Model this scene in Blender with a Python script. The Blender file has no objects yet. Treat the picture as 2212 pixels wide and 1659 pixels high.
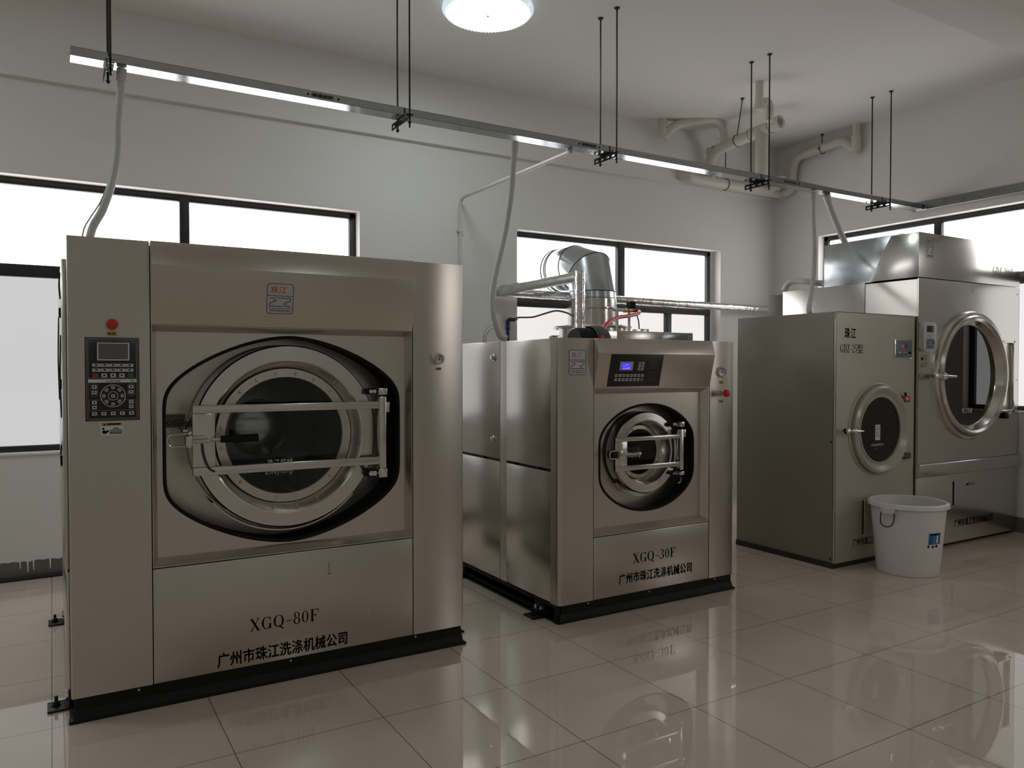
import bpy, bmesh, math, random
from mathutils import Vector, Matrix
random.seed(7)
sc = bpy.context.scene
COL = sc.collection
PI = math.pi
R = math.radians

# ------------------------------------------------------------------ camera, world, exposure
W, H, FPX = 2212, 1659, 1667.6
YAW, PITCH = R(30.831), R(-1.145)
CAM = Vector((0, 0, 1.47))
cd = bpy.data.cameras.new('camera')
cam = bpy.data.objects.new('camera', cd)
COL.objects.link(cam)
cam.location = CAM
cam.rotation_euler = (PI / 2 + PITCH, 0, -YAW)
cd.sensor_width = 36.0
cd.lens = FPX / W * 36.0
cd.clip_start = 0.05
sc.camera = cam
sc.view_settings.view_transform = 'Standard'
sc.view_settings.look = 'None'
sc.view_settings.gamma = 1.0
sc.view_settings.exposure = 0.0
sc.view_settings.use_curve_mapping = False
world = bpy.data.worlds.new('world')
sc.world = world
world.use_nodes = True
world.node_tree.nodes['Background'].inputs[0].default_value = (0.80, 0.85, 0.92, 1)
world.node_tree.nodes['Background'].inputs[1].default_value = 0.5

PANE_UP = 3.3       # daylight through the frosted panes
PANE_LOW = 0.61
LAMP = 19.0

F_ = Vector((math.sin(YAW) * math.cos(PITCH), math.cos(YAW) * math.cos(PITCH), math.sin(PITCH)))
R_ = Vector((math.cos(YAW), -math.sin(YAW), 0))
U_ = R_.cross(F_)


def ray(x, y):
    return F_ + R_ * ((x - W / 2) / FPX) - U_ * ((y - H / 2) / FPX)


def atY(x, y, Y):
    d = ray(x, y)
    return CAM + d * (Y / d.y)


def atX(x, y, X):
    d = ray(x, y)
    return CAM + d * (X / d.x)


def atZ(x, y, Z=0.0):
    d = ray(x, y)
    return CAM + d * ((Z - CAM.z) / d.z)


# ------------------------------------------------------------------ materials
def lin(c):
    return tuple((v / 255 / 12.92) if v / 255 <= 0.04045 else ((v / 255 + 0.055) / 1.055) ** 2.4 for v in c)


MATS = {}


def pm(name, rgb, rough=0.5, metal=0.0, noise=0.0, nscale=8.0, bump=0.0, bscale=40.0, stretch=None,
       emit=None, es=0.0, rvar=0.0, coat=0.0, spec=0.5, ior=1.5):
    if name in MATS:
        return MATS[name]
    m = bpy.data.materials.new(name)
    m.use_nodes = True
    nt = m.node_tree
    b = nt.nodes['Principled BSDF']
    b.inputs['Base Color'].default_value = (*rgb, 1)
    b.inputs['Roughness'].default_value = rough
    b.inputs['Metallic'].default_value = metal
    b.inputs['IOR'].default_value = ior
    b.inputs['Specular IOR Level'].default_value = spec
    b.inputs['Coat Weight'].default_value = coat
    b.inputs['Coat Roughness'].default_value = 0.03
    if emit:
        b.inputs['Emission Color'].default_value = (*emit, 1)
        b.inputs['Emission Strength'].default_value = es
    if noise or bump or rvar:
        geo = nt.nodes.new('ShaderNodeNewGeometry')
        mp = nt.nodes.new('ShaderNodeMapping')
        mp.inputs['Scale'].default_value = stretch or (1, 1, 1)
        nt.links.new(geo.outputs['Position'], mp.inputs['Vector'])
        tx = nt.nodes.new('ShaderNodeTexNoise')
        tx.inputs['Scale'].default_value = nscale
        tx.inputs['Detail'].default_value = 5
        nt.links.new(mp.outputs[0], tx.inputs['Vector'])
        if noise:
            mix = nt.nodes.new('ShaderNodeMix')
            mix.data_type = 'RGBA'
            mix.inputs['A'].default_value = (*[max(0, v * (1 - noise)) for v in rgb], 1)
            mix.inputs['B'].default_value = (*[min(1, v * (1 + noise)) for v in rgb], 1)
            nt.links.new(tx.outputs['Fac'], mix.inputs['Factor'])
            nt.links.new(mix.outputs['Result'], b.inputs['Base Color'])
        if rvar:
            mr = nt.nodes.new('ShaderNodeMapRange')
            mr.inputs['From Min'].default_value = 0.3
            mr.inputs['From Max'].default_value = 0.7
            mr.inputs['To Min'].default_value = max(0.01, rough - rvar)
            mr.inputs['To Max'].default_value = rough + rvar
            nt.links.new(tx.outputs['Fac'], mr.inputs['Value'])
            nt.links.new(mr.outputs[0], b.inputs['Roughness'])
        if bump:
            t2 = nt.nodes.new('ShaderNodeTexNoise')
            t2.inputs['Scale'].default_value = bscale
            nt.links.new(mp.outputs[0], t2.inputs['Vector'])
            bp = nt.nodes.new('ShaderNodeBump')
            bp.inputs['Strength'].default_value = bump
            bp.inputs['Distance'].default_value = 0.01
            nt.links.new(t2.outputs['Fac'], bp.inputs['Height'])
            nt.links.new(bp.outputs[0], b.inputs['Normal'])
    MATS[name] = m
    return m


def glow(name, rgb, s):
    m = bpy.data.materials.new(name)
    m.use_nodes = True
    nt = m.node_tree
    nt.nodes.clear()
    o = nt.nodes.new('ShaderNodeOutputMaterial')
    e = nt.nodes.new('ShaderNodeEmission')
    e.inputs[0].default_value = (*rgb, 1)
    e.inputs[1].default_value = s
    nt.links.new(e.outputs[0], o.inputs[0])
    MATS[name] = m
    return m


def pane_mat(name, rgb, s):
    """frosted pane lit by daylight from outside: glow plus a soft film sheen"""
    m = glow(name, rgb, s)
    nt = m.node_tree
    o = [n for n in nt.nodes if n.type == 'OUTPUT_MATERIAL'][0]
    e = [n for n in nt.nodes if n.type == 'EMISSION'][0]
    tx = nt.nodes.new('ShaderNodeTexNoise')
    tx.inputs['Scale'].default_value = 1.3
    geo = nt.nodes.new('ShaderNodeNewGeometry')
    nt.links.new(geo.outputs['Position'], tx.inputs['Vector'])
    mr = nt.nodes.new('ShaderNodeMapRange')
    mr.inputs['To Min'].default_value = s * 0.95
    mr.inputs['To Max'].default_value = s * 1.05
    nt.links.new(tx.outputs['Fac'], mr.inputs['Value'])
    nt.links.new(mr.outputs[0], e.inputs[1])
    g = nt.nodes.new('ShaderNodeBsdfGlossy')
    g.inputs['Roughness'].default_value = 0.25
    g.inputs['Color'].default_value = (0.04, 0.04, 0.04, 1)
    a = nt.nodes.new('ShaderNodeAddShader')
    nt.links.new(e.outputs[0], a.inputs[0])
    nt.links.new(g.outputs[0], a.inputs[1])
    nt.links.new(a.outputs[0], o.inputs[0])
    return m


def glass_mat(name, tint, ior=1.5, rough=0.0):
    m = bpy.data.materials.new(name)
    m.use_nodes = True
    nt = m.node_tree
    nt.nodes.clear()
    o = nt.nodes.new('ShaderNodeOutputMaterial')
    fr = nt.nodes.new('ShaderNodeFresnel')
    fr.inputs[0].default_value = ior
    tr = nt.nodes.new('ShaderNodeBsdfTransparent')
    tr.inputs[0].default_value = (*tint, 1)
    gl = nt.nodes.new('ShaderNodeBsdfGlossy')
    gl.inputs['Roughness'].default_value = rough
    mx = nt.nodes.new('ShaderNodeMixShader')
    nt.links.new(fr.outputs[0], mx.inputs[0])
    nt.links.new(tr.outputs[0], mx.inputs[1])
    nt.links.new(gl.outputs[0], mx.inputs[2])
    nt.links.new(mx.outputs[0], o.inputs[0])
    MATS[name] = m
    return m


WALL = pm('wall_paint', (0.79, 0.775, 0.745), 0.7, noise=0.03, nscale=1.2, bump=0.03, bscale=30)
CEIL = pm('ceiling_paint', (0.79, 0.765, 0.73), 0.8, noise=0.03, nscale=0.8)
CONC = pm('bare_cement', (0.17, 0.15, 0.125), 0.85, noise=0.25, nscale=14, bump=0.2)
FRAME = pm('dark_window_frame', (0.018, 0.018, 0.020), 0.42)
SILL = pm('white_sill', (0.74, 0.73, 0.71), 0.45, noise=0.03)
STEEL = pm('brushed_steel', (0.62, 0.57, 0.51), 0.305, 1.0, noise=0.02, nscale=2, rvar=0.012)
STEEL_S = pm('polished_steel', (0.66, 0.63, 0.59), 0.20, 1.0, noise=0.06, nscale=9, rvar=0.06)
STEEL_C = pm('satin_steel_sheet', (0.66, 0.63, 0.59), 0.25, 1.0, noise=0.02, nscale=2, rvar=0.012)
CHROME = pm('chrome', (0.78, 0.78, 0.78), 0.08, 1.0)
GALV = pm('galvanised_sheet', (0.56, 0.60, 0.63), 0.22, 1.0, noise=0.05, nscale=14, rvar=0.035)
FOIL = pm('crinkled_foil', (0.80, 0.80, 0.80), 0.20, 1.0, bump=0.35, bscale=30, noise=0.05)
TRAYM = pm('zinc_tray', (0.34, 0.35, 0.37), 0.15, 1.0, noise=0.10, nscale=30, rvar=0.04)
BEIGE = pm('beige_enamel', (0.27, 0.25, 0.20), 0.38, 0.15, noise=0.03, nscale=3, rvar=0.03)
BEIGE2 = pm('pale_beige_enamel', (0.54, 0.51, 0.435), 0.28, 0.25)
GREYGREEN = pm('grey_green_paint', (0.16, 0.155, 0.125), 0.5)
BLACK = pm('black_paint', (0.006, 0.007, 0.007), 0.5, spec=0.25)
RUBBER = pm('black_rubber', (0.008, 0.008, 0.0075), 0.7, spec=0.2)
DARKIN = pm('dark_drum_interior', (0.26, 0.26, 0.26), 0.34, 0.9, noise=0.3, nscale=6)
ROD = pm('threaded_rod_black', (0.03, 0.03, 0.027), 0.45, 0.6)
PVC = pm('white_pvc', (0.66, 0.64, 0.58), 0.42, noise=0.04, nscale=6)
CONDUIT = pm('grey_white_conduit', (0.60, 0.60, 0.58), 0.42)
PANEL = pm('panel_black', (0.010, 0.010, 0.011), 0.35)
KEY = pm('key_pale', (0.60, 0.60, 0.59), 0.5)
KEYR = pm('key_red', (0.30, 0.06, 0.03), 0.5)
KEYG = pm('key_green', (0.03, 0.14, 0.10), 0.5)
LINE = pm('print_grey', (0.45, 0.45, 0.45), 0.5)
WHITEP = pm('print_white', (0.78, 0.78, 0.78), 0.5)
INK = pm('print_black', (0.010, 0.007, 0.007), 0.9, spec=0.1)
BLUEP = pm('print_blue', (0.035, 0.14, 0.42), 0.5)
NAVYP = pm('print_navy', (0.02, 0.03, 0.13), 0.5)
REDP = pm('print_red', (0.45, 0.03, 0.02), 0.5)
YELL = pm('label_yellow', (0.45, 0.38, 0.07), 0.5)
REDB = pm('red_plastic', (0.62, 0.02, 0.015), 0.35)
SCREEN = pm('screen_off', (0.14, 0.14, 0.137), 0.3)
BUCKET = pm('white_plastic', (0.84, 0.80, 0.79), 0.38, noise=0.02)
BLUEPIPE = pm('blue_pipe', (0.010, 0.018, 0.12), 0.35)
HOSEB = pm('braided_hose', (0.10, 0.09, 0.085), 0.45, 0.5)
REDH = pm('red_hose', (0.75, 0.02, 0.02), 0.3)
CABLEM = pm('black_cable', (0.012, 0.012, 0.018), 0.4)
CABLEN = pm('navy_cable', (0.012, 0.012, 0.06), 0.4)
BRASS = pm('brass', (0.42, 0.32, 0.12), 0.3, 1.0)
SCREENB = glow('screen_blue', (0.10, 0.06, 1.0), 0.9)
LEDR = glow('led_red', (0.85, 0.05, 0.03), 0.55)
GLASS = glass_mat('door_glass', (0.72, 0.76, 0.76))
GLASSD = glass_mat('tinted_door_glass', (0.10, 0.115, 0.12), ior=1.6)
GLASST = glass_mat('mirror_tinted_glass', (0.12, 0.15, 0.16), ior=2.0)
STEEL_T = pm('bright_steel_sheet', (0.66, 0.645, 0.61), 0.23, 1.0, noise=0.03, nscale=2, rvar=0.012)
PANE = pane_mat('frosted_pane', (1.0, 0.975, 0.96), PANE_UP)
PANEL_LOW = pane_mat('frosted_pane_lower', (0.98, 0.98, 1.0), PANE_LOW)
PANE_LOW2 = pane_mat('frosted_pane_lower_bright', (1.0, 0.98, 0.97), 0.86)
LAMPM = glow('lamp_diffuser', (0.86, 0.98, 1.0), LAMP)
CRYST = pm('crystal_trim', (0.80, 0.86, 0.88), 0.15, 0.0, emit=(0.75, 0.92, 1.0), es=0.55)


def floor_mat():
    m = bpy.data.materials.new('polished_tiles')
    m.use_nodes = True
    nt = m.node_tree
    b = nt.nodes['Principled BSDF']
    geo = nt.nodes.new('ShaderNodeNewGeometry')
    ad = nt.nodes.new('ShaderNodeVectorMath')
    ad.operation = 'SUBTRACT'
    ad.inputs[1].default_value = (-0.012 - 12.0, 0.047 - 12.0, 0)
    nt.links.new(geo.outputs['Position'], ad.inputs[0])
    br = nt.nodes.new('ShaderNodeTexBrick')
    br.offset = 0.0
    br.squash = 1.0
    br.inputs['Scale'].default_value = 1.0
    br.inputs['Brick Width'].default_value = 0.6
    br.inputs['Row Height'].default_value = 0.6
    br.inputs['Mortar Size'].default_value = 0.0016
    br.inputs['Mortar Smooth'].default_value = 0.0
    br.inputs['Bias'].default_value = 0.0
    br.inputs['Color1'].default_value = (0.70, 0.595, 0.495, 1)
    br.inputs['Color2'].default_value = (0.67, 0.57, 0.475, 1)
    br.inputs['Mortar'].default_value = (0.085, 0.06, 0.045, 1)
    nt.links.new(ad.outputs[0], br.inputs['Vector'])
    tx = nt.nodes.new('ShaderNodeTexNoise')
    tx.inputs['Scale'].default_value = 2.2
    tx.inputs['Detail'].default_value = 8
    nt.links.new(geo.outputs['Position'], tx.inputs['Vector'])
    mr = nt.nodes.new('ShaderNodeMapRange')
    mr.inputs['To Min'].default_value = 0.86
    mr.inputs['To Max'].default_value = 1.10
    nt.links.new(tx.outputs['Fac'], mr.inputs['Value'])
    mul = nt.nodes.new('ShaderNodeVectorMath')
    mul.operation = 'SCALE'
    nt.links.new(br.outputs['Color'], mul.inputs[0])
    nt.links.new(mr.outputs[0], mul.inputs['Scale'])
    nt.links.new(mul.outputs[0], b.inputs['Base Color'])
    m2 = nt.nodes.new('ShaderNodeMapRange')
    m2.inputs['To Min'].default_value = 0.008
    m2.inputs['To Max'].default_value = 0.030
    nt.links.new(tx.outputs['Fac'], m2.inputs['Value'])
    nt.links.new(m2.outputs[0], b.inputs['Roughness'])
    b.inputs['IOR'].default_value = 1.62
    return m


# ------------------------------------------------------------------ mesh builder
BASE = {}       # root object name -> base location


class MB:
    def __init__(s):
        s.bm = bmesh.new()

    def _face(s, vs, mi=0):
        try:
            f = s.bm.faces.new(vs)
            f.material_index = mi
            return f
        except ValueError:
            return None

    def box(s, x0, x1, y0, y1, z0, z1, bev=0.0, mi=0, seg=2):
        t = bmesh.new()
        vs = [t.verts.new((x, y, z)) for x in (x0, x1) for y in (y0, y1) for z in (z0, z1)]
        for q in ((0, 1, 3, 2), (4, 6, 7, 5), (0, 4, 5, 1), (2, 3, 7, 6), (0, 2, 6, 4), (1, 5, 7, 3)):
            t.faces.new([vs[i] for i in q])
        if bev:
            bmesh.ops.bevel(t, geom=list(t.edges), offset=bev, segments=seg, affect='EDGES', profile=0.5)
        s.merge(t, mi)
        return s

    def merge(s, t, mi=0, mat=None):
        bmesh.ops.recalc_face_normals(t, faces=list(t.faces))
        if mat is not None:
            bmesh.ops.transform(t, matrix=mat, verts=list(t.verts))
        for f in t.faces:
            f.material_index = mi
        me = bpy.data.meshes.new('tmp')
        t.to_mesh(me)
        s.bm.from_mesh(me)
        bpy.data.meshes.remove(me)
        t.free()

    def obox(s, c, ax, ay, az, sx, sy, sz, bev=0.0, mi=0):
        """box with centre c and axes ax, ay, az, full sizes"""
        t = bmesh.new()
        vs = [t.verts.new((x * sx / 2, y * sy / 2, z * sz / 2)) for x in (-1, 1) for y in (-1, 1) for z in (-1, 1)]
        for q in ((0, 1, 3, 2), (4, 6, 7, 5), (0, 4, 5, 1), (2, 3, 7, 6), (0, 2, 6, 4), (1, 5, 7, 3)):
            t.faces.new([vs[i] for i in q])
        if bev:
            bmesh.ops.bevel(t, geom=list(t.edges), offset=bev, segments=2, affect='EDGES', profile=0.5)
        M = Matrix((Vector(ax).normalized(), Vector(ay).normalized(), Vector(az).normalized())).transposed().to_4x4()
        M.translation = Vector(c)
        s.merge(t, mi, M)
        return s

    def lathe(s, c, prof, axis='y', seg=48, mi=0, a0=0.0, a1=2 * PI, closed=False):
        """revolve (r, d) profile about the axis through c"""
        c = Vector(c)
        full = abs(a1 - a0 - 2 * PI) < 1e-6
        n = seg if full else seg + 1
        t = bmesh.new()
        rows = []
        for r, d in prof:
            row = []
            if r < 1e-6:
                p = {'y': (0, d, 0), 'z': (0, 0, d), 'x': (d, 0, 0)}[axis]
                row = [t.verts.new(c + Vector(p))]
            else:
                for i in range(n):
                    a = a0 + (a1 - a0) * i / seg
                    ca, sa = r * math.cos(a), r * math.sin(a)
                    p = {'y': (ca, d, sa), 'z': (ca, sa, d), 'x': (d, ca, sa)}[axis]
                    row.append(t.verts.new(c + Vector(p)))
            rows.append(row)
        m = seg
        pairs = list(zip(rows, rows[1:]))
        if closed:
            pairs.append((rows[-1], rows[0]))
        for A, B in pairs:
            for i in range(m):
                j = (i + 1) % n
                try:
                    if len(A) == 1 and len(B) == 1:
                        continue
                    if len(A) == 1:
                        t.faces.new((A[0], B[i], B[j]))
                    elif len(B) == 1:
                        t.faces.new((A[i], B[0], A[j]))
                    else:
                        t.faces.new((A[i], B[i], B[j], A[j]))
                except ValueError:
                    pass
        s.merge(t, mi)
        return s

    def disc(s, c, r, n=96, mi=0):
        """flat disc facing -y"""
        return s.quad([(c[0] + r * math.cos(2 * PI * i / n), c[1], c[2] + r * math.sin(2 * PI * i / n)) for i in range(n)], mi)

    def cyl(s, p0, p1, r, seg=16, mi=0, r1=None, cap=True):
        return s.tube([p0, p1], r, seg, mi, cap=cap, radii=None if r1 is None else [r, r1])

    def tube(s, pts, r, seg=10, mi=0, cap=True, radii=None):
        pts = [Vector(p) for p in pts]
        t = bmesh.new()
        rows = []
        nrm = None
        for i, p in enumerate(pts):
            d = (pts[min(i + 1, len(pts) - 1)] - pts[max(i - 1, 0)]).normalized()
            if nrm is None:
                ref = Vector((0, 0, 1)) if abs(d.z) < 0.9 else Vector((1, 0, 0))
                nrm = d.cross(ref).normalized()
            else:
                nrm = (nrm - d * nrm.dot(d)).normalized()
            bn = d.cross(nrm)
            rr = radii[i] if radii else r
            rows.append([t.verts.new(p + nrm * (rr * math.cos(2 * PI * k / seg)) + bn * (rr * math.sin(2 * PI * k / seg))) for k in range(seg)])
        for A, B in zip(rows, rows[1:]):
            for k in range(seg):
                j = (k + 1) % seg
                t.faces.new((A[k], A[j], B[j], B[k]))
        if cap:
            t.faces.new(rows[0][::-1])
            t.faces.new(rows[-1])
        s.merge(t, mi)
        return s

    def prism(s, poly, axis, d0, d1, mi=0, bev=0.0):
        """extrude a 2D polygon: axis 'z' poly=(x,y); 'y' poly=(x,z); 'x' poly=(y,z)"""
        def P(a, b, d):
            return {'z': (a, b, d), 'y': (a, d, b), 'x': (d, a, b)}[axis]
        t = bmesh.new()
        A = [t.verts.new(P(a, b, d0)) for a, b in poly]
        B = [t.verts.new(P(a, b, d1)) for a, b in poly]
        t.faces.new(A)
        t.faces.new(B[::-1])
        n = len(poly)
        for i in range(n):
            j = (i + 1) % n
            t.faces.new((A[i], A[j], B[j], B[i]))
        if bev:
            bmesh.ops.bevel(t, geom=list(t.edges), offset=bev, segments=2, affect='EDGES', profile=0.5)
        s.merge(t, mi)
        return s

    def quad(s, pts, mi=0):
        s._face([s.bm.verts.new(Vector(p)) for p in pts], mi)
        return s

    def strip(s, A, B, closed=True, mi=0):
        """bridge two loops"""
        va = [s.bm.verts.new(Vector(p)) for p in A]
        vb = [s.bm.verts.new(Vector(p)) for p in B]
        n = len(va)
        for i in range(n if closed else n - 1):
            j = (i + 1) % n
            s._face((va[i], va[j], vb[j], vb[i]), mi)
        return s

    def build(s, name, mats, parent=None, root=None, ang=35, recalc=False):
        if recalc:
            bmesh.ops.recalc_face_normals(s.bm, faces=list(s.bm.faces))
        me = bpy.data.meshes.new(name)
        base = Vector((0, 0, 0))
        p = parent
        while p is not None:
            if p.name in BASE:
                base = BASE[p.name]
            p = p.parent
        if base.length:
            bmesh.ops.translate(s.bm, vec=-base, verts=list(s.bm.verts))
        s.bm.to_mesh(me)
        s.bm.free()
        for m in (mats if isinstance(mats, (list, tuple)) else [mats]):
            me.materials.append(m)
        me.polygons.foreach_set('use_smooth', [True] * len(me.polygons))
        me.set_sharp_from_angle(angle=R(ang))
        o = bpy.data.objects.new(name, me)
        COL.objects.link(o)
        if parent:
            o.parent = parent
        return o


def tag(o, label=None, cat=None, group=None, kind=None):
    for k, v in (('label', label), ('category', cat), ('group', group), ('kind', kind)):
        if v:
            o[k] = v
    return o


def thing(name, loc, label, cat, group=None):
    o = bpy.data.objects.new(name, None)
    o.empty_display_size = 0.1
    COL.objects.link(o)
    o.location = loc
    BASE[o.name] = Vector(loc)
    return tag(o, label, cat, group)


def copy_tree(o, parent=None):
    c = o.copy()
    COL.objects.link(c)
    if parent:
        c.parent = parent
    for ch in list(o.children):
        copy_tree(ch, c)
    return c


def smooth_path(pts, n=8):
    pts = [Vector(p) for p in pts]
    P = [pts[0] * 2 - pts[1]] + pts + [pts[-1] * 2 - pts[-2]]
    out = []
    for i in range(1, len(P) - 2):
        a, b, c, d = P[i - 1:i + 3]
        for k in range(n):
            t = k / n
            out.append(0.5 * ((2 * b) + (c - a) * t + (2 * a - 5 * b + 4 * c - d) * t * t + (3 * b - a - 3 * c + d) * t ** 3))
    out.append(pts[-1])
    return out


def bent_path(pts, rad, n=6):
    """polyline with corners rounded by radius"""
    pts = [Vector(p) for p in pts]
    out = [pts[0]]
    for a, b, c in zip(pts, pts[1:], pts[2:]):
        u, v = (a - b), (c - b)
        r = min(rad, u.length * 0.49, v.length * 0.49)
        p, q = b + u.normalized() * r, b + v.normalized() * r
        for k in range(n + 1):
            t = k / n
            out.append(p * (1 - t) ** 2 + b * 2 * t * (1 - t) + q * t * t)
    out.append(pts[-1])
    return out


# ------------------------------------------------------------------ lettering
def glyph(ch):
    """serif capitals and digits as quads; returns (quads, advance)"""
    Q = []
    TH, TN = 0.15, 0.055

    def bar(x0, y0, x1, y1, w):
        d = Vector((x1 - x0, y1 - y0))
        n = Vector((-d.y, d.x)).normalized() * (w / 2)
        a, b = Vector((x0, y0)), Vector((x1, y1))
        Q.append([a - n, b - n, b + n, a + n])

    def arc(cx, cy, rx, ry, a0, a1, th=TH, n=28):
        prev = None
        for i in range(n + 1):
            a = R(a0 + (a1 - a0) * i / n)
            w = TN + (th - TN) * abs(math.cos(a)) ** 1.4
            c, sn = math.cos(a), math.sin(a)
            o = Vector((cx + rx * c, cy + ry * sn))
            k = Vector((cx + (rx - w) * c, cy + (ry - w * 0.75) * sn))
            if prev:
                Q.append([prev[0], o, k, prev[1]])
            prev = (o, k)

    def serif(x, y, w=0.26):
        bar(x - w / 2, y, x + w / 2, y, 0.035)
    if ch == 'X':
        bar(0.13, 0.99, 0.64, 0.01, TH)
        bar(0.63, 0.98, 0.12, 0.02, TN)
        for x, y in ((0.13, 0.98), (0.63, 0.98), (0.12, 0.02), (0.64, 0.02)):
            serif(x, y)
        return Q, 0.80
    if ch == 'G':
        arc(0.40, 0.5, 0.37, 0.5, 42, 322)
        bar(0.64, 0.05, 0.64, 0.42, TH)
        serif(0.64, 0.42, 0.30)
        bar(0.66, 0.66, 0.68, 0.97, 0.04)
        return Q, 0.84
    if ch == 'Q':
        arc(0.40, 0.5, 0.38, 0.5, 0, 360, n=44)
        bar(0.34, 0.10, 0.52, 0.10, 0.05)
        bar(0.46, 0.12, 0.70, -0.16, 0.10)
        bar(0.66, -0.15, 0.80, -0.10, 0.05)
        return Q, 0.86
    if ch == '-':
        bar(0.05, 0.40, 0.50, 0.40, 0.06)
        return Q, 0.55
    if ch == '8':
        arc(0.28, 0.755, 0.215, 0.245, 0, 360, 0.10)
        arc(0.28, 0.27, 0.25, 0.28, 0, 360, 0.115)
        return Q, 0.60
    if ch == '0':
        arc(0.28, 0.5, 0.25, 0.5, 0, 360, 0.12, 40)
        return Q, 0.60
    if ch == '3':
        arc(0.24, 0.745, 0.22, 0.255, 155, -90, 0.115)
        arc(0.23, 0.265, 0.27, 0.265, 90, -155, 0.125)
        return Q, 0.58
    if ch == 'F':
        bar(0.19, 0.01, 0.19, 0.99, TH)
        bar(0.05, 0.98, 0.66, 0.98, TN)
        bar(0.65, 0.99, 0.66, 0.74, 0.05)
        bar(0.2, 0.51, 0.47, 0.51, TN)
        bar(0.47, 0.63, 0.47, 0.39, 0.045)
        serif(0.19, 0.02, 0.34)
        return Q, 0.74
    if ch == 'D':
        bar(0.19, 0.01, 0.19, 0.99, TH)
        arc(0.28, 0.5, 0.46, 0.5, -90, 90)
        bar(0.05, 0.98, 0.30, 0.98, TN)
        bar(0.05, 0.02, 0.30, 0.02, TN)
        return Q, 0.82
    if ch == 'Z':
        bar(0.06, 0.98, 0.64, 0.98, TN)
        bar(0.04, 0.02, 0.66, 0.02, TN)
        bar(0.57, 0.98, 0.12, 0.02, TH)
        bar(0.07, 0.99, 0.06, 0.76, 0.045)
        bar(0.65, 0.01, 0.66, 0.25, 0.045)
        return Q, 0.74
    if ch == '2':
        arc(0.27, 0.72, 0.23, 0.28, 175, -32, 0.11)
        bar(0.43, 0.58, 0.07, 0.08, 0.07)
        bar(0.04, 0.05, 0.50, 0.05, 0.10)
        bar(0.50, 0.02, 0.53, 0.22, 0.04)
        return Q, 0.60
    if ch == '5':
        bar(0.12, 0.95, 0.48, 0.95, 0.09)
        bar(0.12, 0.98, 0.09, 0.50, 0.045)
        arc(0.24, 0.31, 0.28, 0.31, 130, -150, 0.125)
        return Q, 0.60
    if ch == '1':
        bar(0.28, 0.01, 0.28, 0.99, 0.12)
        bar(0.10, 0.86, 0.28, 0.96, 0.045)
        serif(0.28, 0.02, 0.36)
        return Q, 0.52
    if ch == 'T':
        bar(0.36, 0.01, 0.36, 0.99, TH)
        bar(0.04, 0.98, 0.68, 0.98, TN)
        bar(0.05, 0.99, 0.04, 0.74, 0.045)
        bar(0.67, 0.99, 0.68, 0.74, 0.045)
        serif(0.36, 0.02, 0.30)
        return Q, 0.76
    return Q, 0.4


def serif_polys(text):
    x, out = 0.0, []
    for ch in text:
        q, a = glyph(ch)
        out += [[(p.x + x, p.y) for p in f] for f in q]
        x += a + 0.04
    return out


def font_polys(text, bold=0.0, shear=0.0, spacing=1.0):
    c = bpy.data.curves.new('lettering', 'FONT')
    c.body = text
    c.resolution_u = 3
    c.shear = shear
    c.space_character = spacing
    o = bpy.data.objects.new('lettering', c)
    COL.objects.link(o)
    dg = bpy.context.evaluated_depsgraph_get()
    dg.update()
    me = bpy.data.meshes.new_from_object(o.evaluated_get(dg))
    out = [[tuple(me.vertices[i].co[:2]) for i in p.vertices] for p in me.polygons]
    bpy.data.meshes.remove(me)
    bpy.data.objects.remove(o)
    bpy.data.curves.remove(c)
    if bold > 0.012:
        k = bold * 0.8
        out = [[(a + dx, b + dy) for a, b in f] for f in out for dx, dy in ((-k, 0), (k, 0), (0, k * 0.7), (0, -k * 0.7))]
    return out


def put(mb, polys, org, U, V, w, h, mi=0, hscale=None):
    """fit 2D polys into the w x h rectangle at org with axes U, V"""
    xs = [p[0] for f in polys for p in f]
    ys = [p[1] for f in polys for p in f]
    x0, x1, y0, y1 = min(xs), max(xs), min(ys), max(ys)
    org, U, V = Vector(org), Vector(U), Vector(V)
    for f in polys:
        mb.quad([org + U * ((a - x0) / (x1 - x0) * w) + V * ((b - y0) / (y1 - y0) * h) for a, b in f], mi)


def outline(pts, w):
    """closed ribbon outline of a polygon as quads (2D)"""
    n = len(pts)
    V2 = [Vector(p) for p in pts]
    off = []
    for i in range(n):
        a, b, c = V2[i - 1], V2[i], V2[(i + 1) % n]
        d1, d2 = (b - a).normalized(), (c - b).normalized()
        n1, n2 = Vector((-d1.y, d1.x)), Vector((-d2.y, d2.x))
        m = n1 + n2
        m = m.normalized() if m.length > 1e-4 else n1
        k = w / max(0.35, m.dot(n1))
        off.append(b + m * k)
    return [[V2[i], V2[(i + 1) % n], off[(i + 1) % n], off[i]] for i in range(n)]


def rrect(x0, x1, y0, y1, r, n=5):
    out = []
    for cx, cy, a in ((x1 - r, y1 - r, 0), (x0 + r, y1 - r, 90), (x0 + r, y0 + r, 180), (x1 - r, y0 + r, 270)):
        for k in range(n + 1):
            t = R(a + 90 * k / n)
            out.append((cx + r * math.cos(t), cy + r * math.sin(t)))
    return out


def flat(mb, polys, org, U, V, mi=0):
    org, U, V = Vector(org), Vector(U), Vector(V)
    for f in polys:
        mb.quad([org + U * p[0] + V * p[1] for p in f], mi)


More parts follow.
